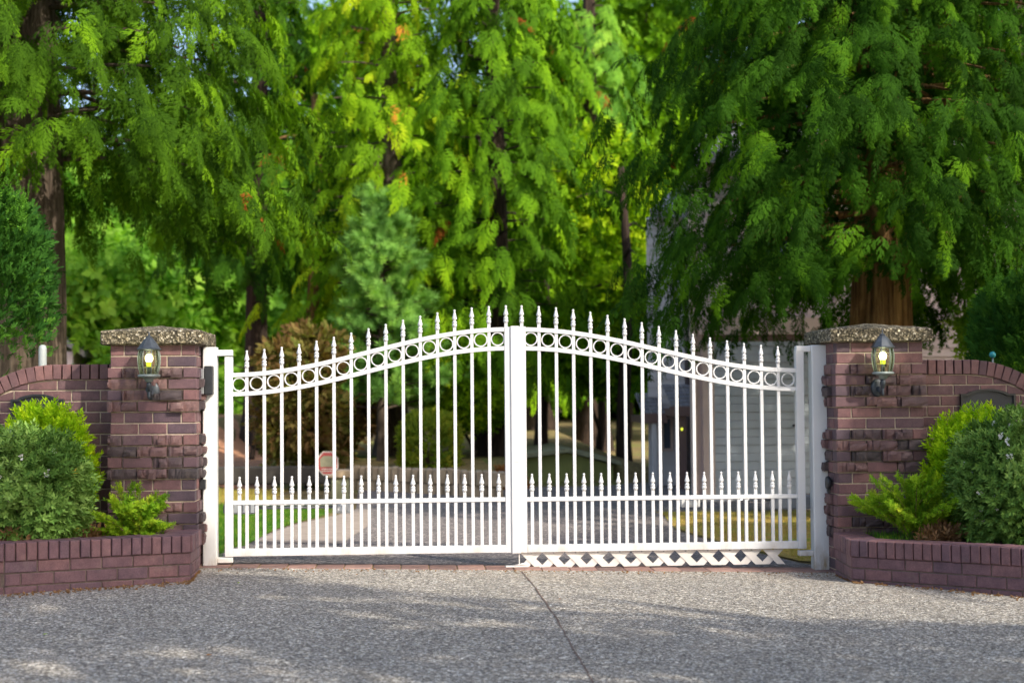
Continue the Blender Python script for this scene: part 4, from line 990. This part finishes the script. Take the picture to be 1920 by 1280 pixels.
# slim bare trunks in the shade
GB = 'bare trunks in the shade behind the driveway'
for i, (px, Y, r, top, mt, lb) in enumerate([(738, 15.2, .055, 4.5, 'bark_sunlit', 'thin pale tree trunk beside the topiary bush'), (898, 15.6, .16, 6, 'bark_dark', 'dark tree trunk left of the gate centre'), (941, 17, .17, 6, 'bark_dark', 'dark trunk directly behind the gate centre'), (592, 15, .15, 6.5, 'bark_sunlit', 'sunlit pale trunk above the brown conifer'), (1175, 15.5, .14, 5.5, 'bark_dark', 'dark trunk beside the porch roof'), (1020, 16.5, .12, 6, 'bark_dark', 'slim dark trunk behind the olive shed'), (470, 13.0, .05, 2.0, 'bark_dark', 'slim short trunk on the red earth bank')]):
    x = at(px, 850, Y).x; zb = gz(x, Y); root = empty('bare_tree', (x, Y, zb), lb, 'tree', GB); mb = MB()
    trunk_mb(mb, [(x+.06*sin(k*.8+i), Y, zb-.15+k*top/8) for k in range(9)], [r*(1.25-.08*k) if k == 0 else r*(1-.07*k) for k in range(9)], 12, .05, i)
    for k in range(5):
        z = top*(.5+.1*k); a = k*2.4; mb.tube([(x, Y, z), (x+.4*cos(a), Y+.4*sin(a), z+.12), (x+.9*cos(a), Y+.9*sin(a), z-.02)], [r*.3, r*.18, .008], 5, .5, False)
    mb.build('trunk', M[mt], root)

# ------------------------------------------------------------------ house, garage, shed
HY = 8.3
def siding(mb, x0, x1, y, z0, z1, pitch=.125, d=.02, r=.5):
    z = z0
    while z < z1-.005:
        zt = min(z+pitch, z1); mb.add([(x0, y-d, z), (x1, y-d, z), (x1, y-.003, zt), (x0, y-.003, zt), (x0, y-.003, z), (x1, y-.003, z)], [(0, 1, 2, 3), (4, 5, 1, 0)], r); z = zt
hx0, hx1 = at(1300, 760, HY).x, at(2100, 760, HY).x
house = empty('house', ((hx0+hx1)/2, HY+3, 0), 'pinkish sided house with blue-grey garage door behind the right gate leaf', 'house')
dx0, dx1 = at(1338, 760, HY).x, at(1645, 760, HY).x; dzt = at(1430, 640, HY).z
q = MB(); q.prism([(hx0+.02, HY+.02, -.2), (hx1, HY+.02, -.2), (hx1, HY+7, -.2), (hx0+1.9, HY+7, -.2)], (0, 0, 4.7)); q.build('wall_core', M['siding_pink'], house)
q = MB(); siding(q, hx0, dx0-.16, HY, -.05, 4.4); siding(q, dx1+.16, hx1, HY, -.05, 4.4); siding(q, dx0-.16, dx1+.16, HY, dzt+.32, 4.4); q.build('lap_siding', M['siding_pink'], house)
q = MB(); q.cbox((dx0-.16, HY-.06, -.05), (dx0, HY+.0, dzt+.0), .006); q.build('door_trim', M['beige'], house); q = MB(); q.cbox((dx1, HY-.06, -.05), (dx1+.16, HY, dzt), .006); q.build('door_trim', M['beige'], house)
q = MB(); q.cbox((dx0-.2, HY-.075, dzt+.09), (dx1+.2, HY-.003, dzt+.32), .006); q.build('header_trim', M['beige'], house)
q = MB(); q.cbox((dx0-.02, HY-.05, dzt+.0), (dx1+.02, HY-.004, dzt+.088), .006); q.build('brown_lintel', M['trim'], house)
q = MB(); z = 0.0
while z < dzt-.05:
    q.cbox((dx0, HY-.045+(.008 if int(z/.11) % 2 else 0), z+.002), (dx1, HY-.0, min(dzt-.002, z+.108)), .005); z += .11
gd = q.build('garage_door', M['door_blue'], house)
q = MB(); q.cbox(((dx0+dx1)/2-.06, HY-.07, .9), ((dx0+dx1)/2+.06, HY-.046, .93), .004); q.build('handle', M['black'], gd)
# main roof
q = MB(); q.prism([(hx0-.1, HY-.5, 4.38), (hx1+.3, HY-.5, 4.38), (hx1+.3, HY+4, 5.6), (hx0+1.2, HY+4, 5.6)], (0, 0, .14)); q.build('roof', M['roof'], house)
# upper window
ux0, ux1 = at(1400, 500, HY).x, at(1480, 500, HY).x
q = MB(); q.cbox((ux0-.08, HY-.06, 2.95), (ux1+.08, HY-.021, 4.05), .006); w = q.build('window', M['beige'], house)
q = MB(); q.cbox((ux0, HY-.068, 3.03), (ux1, HY-.0605, 3.97), .002); q.build('pane', M['darkglass'], w)
# downspout at corner
q = MB(); q.cbox((hx0-.05, HY-.09, 0.0), (hx0+.03, HY-.025, 4.36), .01); q.build('downspout', M['beige'], house)
# lavender entry wing
EY = 10.6; ex0, ex1 = at(1216, 800, EY).x, hx0+.3
q = MB(); q.prism([(ex0, EY+.02, -.1), (ex1, EY+.02, -.1), (ex1+1.5, EY+5, -.1), (ex0+1.3, EY+5, -.1)], (0, 0, 4.1)); q.build('wing_core', M['siding_lav'], house)
q = MB(); siding(q, ex0-.0, ex1, EY, -.05, 4.0); q.build('wing_siding', M['siding_lav'], house)
q = MB(); q.prism([(ex0+.0, EY-.35, 3.95), (ex1, EY-.35, 3.95), (ex1+1.2, EY+4, 5.0), (ex0+1.3, EY+4, 5.0)], (0, 0, .12)); q.build('wing_roof', M['roof'], house)
a, b = at(1243, 780, EY), at(1256, 845, EY)
q = MB(); q.cbox((a.x-.04, EY-.05, b.z), (b.x+.04, EY-.021, a.z), .005); w = q.build('window', M['beige'], house)
q = MB(); q.cbox((a.x, EY-.058, b.z+.04), (b.x, EY-.0505, a.z-.04), .002); q.build('pane', M['darkglass'], w)
def small_roof(pa, pb, yt, yb, Y, dep):
    a, b = at(pa, yt, Y), at(pb, yb, Y); rows = 6; q = MB()
    for i in range(rows):
        t0, t1 = i/rows, (i+1)/rows; z0, z1 = b.z+(a.z-b.z)*t0, b.z+(a.z-b.z)*t1; y0, y1 = Y-dep+dep*t0, Y-dep+dep*t1; x = a.x-.0
        while x < b.x-.01:
            w_ = min(.14, b.x-x); j = random.uniform(-.006, .006)
            q.add([(x+.004, y0, z0+.03+j), (x+w_-.004, y0, z0+.03+j), (x+w_-.004, y1+.03, z1+.012), (x+.004, y1+.03, z1+.012), (x+.004, y0, z0), (x+w_-.004, y0, z0)], [(0, 1, 2, 3), (4, 5, 1, 0)]); x += w_
    q.build('porch_roof', M['roof'], house)
    q = MB(); q.cbox((a.x-.02, Y-dep-.03, b.z-.13), (b.x+.02, Y-dep+.01, b.z+.01), .004); q.box((a.x, Y-dep+.012, b.z-.12), (b.x, Y+.3, b.z-.02)); q.build('fascia', M['trim'], house)
    return a, b
small_roof(1240, 1292, 722, 762, EY-.3, .8); small_roof(1188, 1232, 738, 775, EY+.2, .8)
a = at(1282, 775, EY-1.0); q = MB(); q.cbox((a.x-.09, EY-1.05, -.05), (a.x+.03, EY-.93, a.z+.02), .006); q.build('porch_column', M['trim'], house)
a = at(1228, 790, EY-.55); q = MB(); q.cbox((a.x-.05, EY-.6, -.05), (a.x+.02, EY-.53, a.z+.02), .006); q.build('porch_column', M['siding_lav'], house)
a = at(1278, 804, EY-1.1); q = MB(); q.lathe((a.x, EY-1.12, a.z), [(.010, -.02), (.018, 0), (.010, .02)], 8); q.build('porch_light', M['socket'], house)
# green shed
SY = 11.6; s0, s1, sp = at(984, 860, SY), at(1150, 872, SY), at(1062, 848, SY)
shed = empty('garden_shed', (sp.x, SY+1, 0), 'low olive green shed with shallow gable roof behind the right gate leaf', 'shed')
q = MB(); q.prism([(s0.x, SY, -.05), (s1.x, SY, -.05), (s1.x, SY, s1.z), (sp.x, SY, sp.z), (s0.x, SY, s0.z)], (0, 2.4, 0)); q.build('shed_wall', M['green_shed'], shed)
for a_, b_ in ((s0, sp), (sp, s1)):
    q = MB(); dx = .1; q.prism([(a_.x-(dx if a_ is s0 else 0), SY-.15, a_.z+.01), (b_.x+(dx if b_ is s1 else 0), SY-.15, b_.z+.01), (b_.x+(dx if b_ is s1 else 0), SY-.15, b_.z+.07), (a_.x-(dx if a_ is s0 else 0), SY-.15, a_.z+.07)], (0, 2.7, 0)); q.build('roof_panel', M['wood'], shed)
for k in range(7):
    x = s0.x+(s1.x-s0.x)*(k+.5)/7; q = MB(); q.cbox((x-.02, SY-.02, .0), (x+.02, SY-.002, min(s0.z, s1.z)-.02), .003); q.build('batten', M['green_shed'], shed)
# retaining wall of tan stone
a, b = g(658, 917), g(944, 934)
root = empty('retaining_wall', ((a[0]+b[0])/2, (a[1]+b[1])/2, 0), 'low tan stone retaining wall at the far edge of the driveway', 'retaining wall'); q = MB(); k = 22
for i in range(k):
    for c_ in range(2):
        t0, t1 = (i+(c_ % 2)*.4)/k, (i+.97+(c_ % 2)*.4)/k; x0, y0 = a[0]+(b[0]-a[0])*t0, a[1]+(b[1]-a[1])*t0; x1, y1 = a[0]+(b[0]-a[0])*t1, a[1]+(b[1]-a[1])*t1
        q.cbox((x0, min(y0, y1)-.02*random.random(), -.05+c_*.20), (x1, max(y0, y1)+.28, .145+c_*.20+random.uniform(-.01, .012)), .012)
q.build('stonework', M['stone'], root)
# bank of the retained garden between wall and hill (closes the step)
q = MB(); n = 24; vs = []
for i in range(n+1):
    t = i/n; x, y = a[0]+(b[0]-a[0])*t, a[1]+(b[1]-a[1])*t
    vs += [(x, y+.2, .27), (x-.1, 12.5, .345)]
q.add(vs, [(2*i, 2*i+2, 2*i+3, 2*i+1) for i in range(n)], .5, True); tag(q.build('planted_terrace', M['drygrass_bank']), kind='structure')
# stone end pier + dark edging
a = at(640, 880, 8.2)
root = empty('stone_pier', (a.x, 8.2, gz(a.x, 8.2)), 'mossy square timber and stone pier at the end of the retaining wall', 'pier')
q = MB(); zt = a.z; q.cbox((a.x-.13, 8.05, -.05), (a.x+.10, 8.35, zt-.10), .015); q.build('pier_body', M['wood'], root); q = MB(); q.cbox((a.x-.17, 8.0, zt-.098), (a.x+.14, 8.4, zt), .012); q.build('pier_cap', M['stone'], root)
a, b = at(400, 890, 10.3), at(622, 890, 10.3); q = MB(); q.cbox((a.x-3.5, 10.2, .1), (b.x+.1, 10.45, at(500, 874, 10.3).z), .02)
tag(q.build('edging_wall', M['stone_dark']), 'long low dark edging wall at the foot of the red earth bank', 'edging wall')
# octagonal sign on stake
a = at(614, 868, 7.3); root = empty('yard_sign', (a.x, 7.3, gz(a.x, 7.3)), 'faded red and white octagonal sign on a leaning stake behind the gate', 'sign')
def octa(r, y, t, rr=None): return [(a.x+r*cos(pi/8+k*pi/4), y, a.z+r*1.12*sin(pi/8+k*pi/4)) for k in range(8)]
q = MB(); q.prism(octa(.145, 7.29, 0), (0, .012, 0)); q.build('sign_plate', M['sign_white'], root)
q = MB(); q.prism(octa(.128, 7.285, 0), (0, .004, 0)); pl = q.build('red_field', M['sign_red'], root)
q = MB(); q.prism([(a.x-.085, 7.282, a.z-.045), (a.x+.085, 7.282, a.z-.045), (a.x+.095, 7.282, a.z+.05), (a.x+.05, 7.282, a.z+.092), (a.x-.05, 7.282, a.z+.092), (a.x-.095, 7.282, a.z+.05)], (0, .0025, 0)); q.build('faded_emblem', M['sign_tan'], root)
q = MB()
for zz in (-.072, -.098): q.box((a.x-.075, 7.2815, a.z+zz-.006), (a.x+.075, 7.2845, a.z+zz+.006))
q.build('worn_lettering', M['sign_white'], root)
q = MB(); q.tube([(a.x-.06, 7.31, gz(a.x, 7.3)-.1), (a.x+.0, 7.308, a.z)], .008, 6); q.build('stake', M['silver'], root)
# heap of orange leaves right of the left leaf, white pipe, turquoise finial, grey board
R = np.random.default_rng(4)
c = at(950, 897, 10.2); k = 260; fo = Fol(); d = norm(R.normal(0, 1, (k, 3))); d[:, 2] = abs(d[:, 2])
fo.add(T_LEAFY, np.array([c.x, 10.2, gz(c.x, 10.2)])+d*np.array([.30, .3, .30])*R.uniform(.3, 1, (k, 1)), d+rv(k, .4), rv(k), .11, R.uniform(0, .9, k))
tag(fo.build('leaf_heap', M['leaf_orange']), 'heap of orange brown leaves seen just left of the gate centre', 'leaf heap', kind='stuff')
a = at(80, 650, .45); q = MB(); q.lathe((a.x, .45, 0), [(.032, 0), (.032, a.z-.02), (.027, a.z+.006), (.012, a.z+.016)], 14); tag(q.build('white_pipe', M['pipe']), 'short white round-topped pipe behind the left wall', 'pipe')
a = at(1861, 665, .6); root = empty('glazed_ball', (a.x, .6, 0), 'small turquoise ball on a stake behind the right wall', 'garden ornament')
q = MB(); q.lathe((a.x, .6, a.z), [(.028*sin(pi*i/10)+.0005, -.028*cos(pi*i/10)) for i in range(11)], 16); q.build('ball', M['turq'], root); q = MB(); q.tube([(a.x, .6, gz(a.x, .6)-.1), (a.x, .6, a.z-.02)], .007, 8); q.build('stake', M['verdigris'], root)
a, b = at(135, 640, 20), at(158, 658, 20)
root = empty('neighbour_shed', (b.x, 20, gz(b.x, 20)), 'grey weathered lean-to roof beside the thick left trunk', 'shed')
q = MB(); q.prism([(a.x-1.5, 20, a.z+.9), (b.x, 20, b.z), (b.x, 20, b.z-.12), (a.x-1.5, 20, a.z+.78)], (0, 2, 0)); q.build('roof_panel', M['roof'], root)
q = MB(); q.box((a.x-1.4, 20.1, gz(a.x, 20)-.1), (b.x-.25, 21.9, b.z+.0)); q.build('shed_wall', M['siding_pink'], root)

# ------------------------------------------------------------------ ground cover, litter
def blades(name, label, area, n, mat, size, seed, zf=None):
    R = np.random.default_rng(seed); P_ = []
    while len(P_) < n:
        x, y = R.uniform(area[0], area[1]), R.uniform(area[2], area[3])
        if len(area) > 4 and not area[4](x, y): continue
        P_.append((x, y, (zf(x, y) if zf else gz(x, y))))
    P_ = np.array(P_); fo = Fol(); fo.add(T_BLADE, P_, np.array([0, 0, 1.])+R.normal(0, .15, (n, 3)), R.normal(0, 1, (n, 3)), size*R.uniform(.6, 1.4, n), R.uniform(0, .9, n))
    tag(fo.build(name, M[mat]), label, 'grass', kind='stuff')
la, lb_ = g(472, 1030), g(628, 969)
blades('lawn_grass', 'green lawn grass behind the left gate leaf', (-5.5, -1.6, .5, 7.2, lambda x, y: x < la[0]-.05+(lb_[0]-la[0])*max(0, (y-la[1]))/(lb_[1]-la[1])-.05), 5200, 'bl_green', .055, 1)
ra, rb = g(1500, 1043), g(1262, 985)
blades('dry_grass', 'sun-dried yellow grass behind the right gate leaf', (1.6, 6.2, .6, 5.5, lambda x, y: x > ra[0]+.06+(rb[0]-ra[0])*(y-ra[1])/(rb[1]-ra[1]) and x > g(1258, 975)[0]+.05), 4200, 'bl_dry', .05, 2)
blades('bank_grass', 'dry grass on the low slope below the dark edging wall', (-7.5, -2.6, 7.5, 10.1), 3600, 'bl_dry', .07, 3)
blades('planter_weeds', 'green weeds on the soil of the left planter', (-3.6, A3.x-.12, -.95, -.4), 500, 'bl_green', .05, 4, lambda x, y: .285)
blades('planter_weeds', 'green weeds on the soil of the right planter', (B0.x+.2, B0.x+1.6, -.95, -.42), 420, 'bl_green', .05, 5, lambda x, y: .245)
def dryweed(px, Y, z, label, seed, k=26, s=.16):
    c = at(px, 1000, Y); R = np.random.default_rng(seed); fo = Fol(); d = np.stack([R.normal(0, .6, k), R.normal(0, .4, k), R.uniform(.5, 1, k)], 1)
    fo.add(T_LANCE, np.array([c.x, Y, z])+R.normal(0, .03, (k, 3))*np.array([1, 1, 0]), d, R.normal(0, 1, (k, 3)), s*R.uniform(.5, 1.2, k), R.uniform(0, .9, k))
    tag(fo.build('dry_weed', M['dry']), label, 'dry weed', 'withered weeds in the planters')
dryweed(152, -.85, .28, 'withered brown weed left of the small feathery shrub, left planter', 1); dryweed(178, -.75, .28, 'withered brown weed at the foot of the small feathery shrub, left planter', 2, 20, .12)
dryweed(1745, -1.0, .24, 'reddish withered weed right of the feathery shrub, right planter', 3, 24, .11); dryweed(1775, -1.0, .24, 'brown withered weed under the white-flowered shrub, right planter', 4, 34, .15)
dryweed(5, -1.35, .30, 'withered brown tuft at the left edge of the left planter', 5, 30, .16)
def fallen(px, py, s, rot, mat, label, curl=.3):
    p = gnd(px, py); z = gz(p.x, p.y)+.008; q = MB(); n = 9; vs = []
    for i in range(n):
        t = i/(n-1); w = sin(pi*t)**.8*(.32+.05*sin(i*2)); x = (t-.5)
        for u in (-1, 0, 1): vs.append((x, u*w, .02+curl*(abs(u)*w)**1.2+curl*.6*(x*x)))
    fs = [(i*3+j, i*3+j+1, i*3+j+4, i*3+j+3) for i in range(n-1) for j in range(2)]
    vs = [(p.x+s*(v[0]*cos(rot)-v[1]*sin(rot)), p.y+s*(v[0]*sin(rot)+v[1]*cos(rot)), z+s*v[2]) for v in vs]
    q.add(vs, fs, random.random()*.8, True); tag(q.build('fallen_leaf', M[mat]), label, 'leaf', 'fallen leaves on the driveway')
fallen(447, 1051, .12, .2, 'leaf_orange', 'curled orange leaf at the foot of the white left post', .8)
fallen(262, 1117, .035, 1.0, 'leaf_orange', 'tiny orange leaf on the driveway below the left planter', .4)
fallen(447, 1106, .03, 2.0, 'f_box', 'tiny green leaf on the driveway before the left gate leaf', .4)
fallen(392, 1245, .035, .5, 'leaf_orange', 'small reddish leaf near the bottom left of the driveway', .4)
fallen(85, 1209, .03, .9, 'f_box', 'tiny yellow-green leaf at the lower left of the driveway', .4)
fallen(175, 1108, .03, 2.5, 'f_box', 'tiny yellow leaf against the left planter base', .4)
fallen(1050, 1128, .02, 1.5, 'leaf_orange', 'tiny brown leaf beside the driveway joint', .4)

def litter(name, label, segs, n, seed, wid=.09, sz=.02):
    R = np.random.default_rng(seed); P_ = []
    for i in range(n):
        a_, b_ = segs[R.integers(len(segs))]; t = R.uniform(); x = a_[0]+(b_[0]-a_[0])*t; y = a_[1]+(b_[1]-a_[1])*t-.012-abs(R.normal(0, wid)); P_.append((x, y, gz(x, y)+.008))
    fo = Fol(); fo.add(T_LEAFY, P_, R.normal(0, 1, (n, 3))*np.array([1, 1, .12]), np.array([0, 0, 1.])+R.normal(0, .15, (n, 3)), sz*R.uniform(.5, 1.5, n), R.uniform(0, .9, n))
    tag(fo.build(name, M['dry']), label, 'leaf litter', kind='stuff')
litter('leaf_litter', 'fine dry leaf litter along the foot of the left planter', [((A1.x, A1.y-.02), (A2.x, A2.y-.02)), ((A2.x, A2.y-.02), (A3.x, A3.y-.02))], 330, 1)
litter('leaf_litter', 'fine dry leaf litter along the foot of the right planter', [((B0.x, PYF-.03), (B1.x, B1.y-.02)), ((B1.x, B1.y-.02), (B2.x, B2.y-.02))], 240, 2)
litter('leaf_litter', 'scattered dry specks along the paver strip under the gate', [((-2.5, -.22), (2.5, -.22))], 260, 3, .12, .014)

# ------------------------------------------------------------------ trees outside the frame that shade the driveway
GS = 'cedars on the street side that shade the driveway'
SUN = Vector((.55, -.61, .57)).normalized()
def shade_tree(x, y, r, zlo, zhi, seed, label, nl=70, ns=34):
    cedar('cedar_tree', label, x, y, .25, zlo, zhi, prof([(zlo, r), (zhi, r*.6)]), nl, ns, T_SPRAY3, .75, 'f_cedar', 'bark', GS, zhi+1.5, .7, seed)
shade_tree(13.9, -10.3, 2.5, 6.5, 13, 201, 'street-side cedar right of the driveway, shading the right wall', 90, 56)
shade_tree(6.0, -12.0, 2.7, 4.8, 12, 202, 'street-side cedar beside the camera, shading the driveway', 70, 20)
shade_tree(9.8, -12.4, 2.3, 4.4, 8.6, 204, 'low street-side cedar shading the right of the driveway', 50, 26)
shade_tree(9.8, -5.0, 2.1, 4.4, 8.2, 205, 'unseen street-side cedar added to shade the right garden wall', 60, 60)  # added out of view to block sun from the right wall and planter
shade_tree(11.6, 2.6, 2.8, 3.5, 10, 206, 'unseen cedar added right of the house to shade its siding', 60, 34)  # added out of view to keep the sun off the house siding
shade_tree(1.5, -18.5, 3.0, 5.0, 13, 203, 'tall street-side cedar behind the camera position')

# ------------------------------------------------------------------ light
w = bpy.data.worlds.new('World'); SC.world = w; w.use_nodes = True; nt = w.node_tree; nt.nodes.clear()
sky = nt.nodes.new('ShaderNodeTexSky'); sky.sky_type = 'NISHITA'; sky.sun_disc = False
el = math.asin(SUN.z); az = math.atan2(SUN.x, SUN.y)
sky.sun_elevation = el; sky.sun_rotation = az; sky.dust_density = 2.5; sky.air_density = 0.9; sky.ozone_density = 0.4
bg = nt.nodes.new('ShaderNodeBackground'); bg.inputs[1].default_value = .15; wo = nt.nodes.new('ShaderNodeOutputWorld')
nt.links.new(sky.outputs[0], bg.inputs[0]); nt.links.new(bg.outputs[0], wo.inputs[0])
sd = bpy.data.lights.new('sun', 'SUN'); sd.energy = 2.6; sd.angle = math.radians(.55); sd.color = (1, .93, .80)
so = bpy.data.objects.new('sun', sd); COL.objects.link(so); so.rotation_euler = (-SUN).to_track_quat('-Z', 'Y').to_euler(); so.location = (8, -9, 12)
vs_ = SC.view_settings; vs_.view_transform = 'Standard'; vs_.look = 'None'; vs_.exposure = 1.0; vs_.gamma = 1; vs_.use_curve_mapping = False
SC.render.engine = 'CYCLES'; SC.cycles.max_bounces = 7; SC.cycles.diffuse_bounces = 6; SC.cycles.transmission_bounces = 6; SC.cycles.transparent_max_bounces = 12; SC.cycles.use_denoising = True
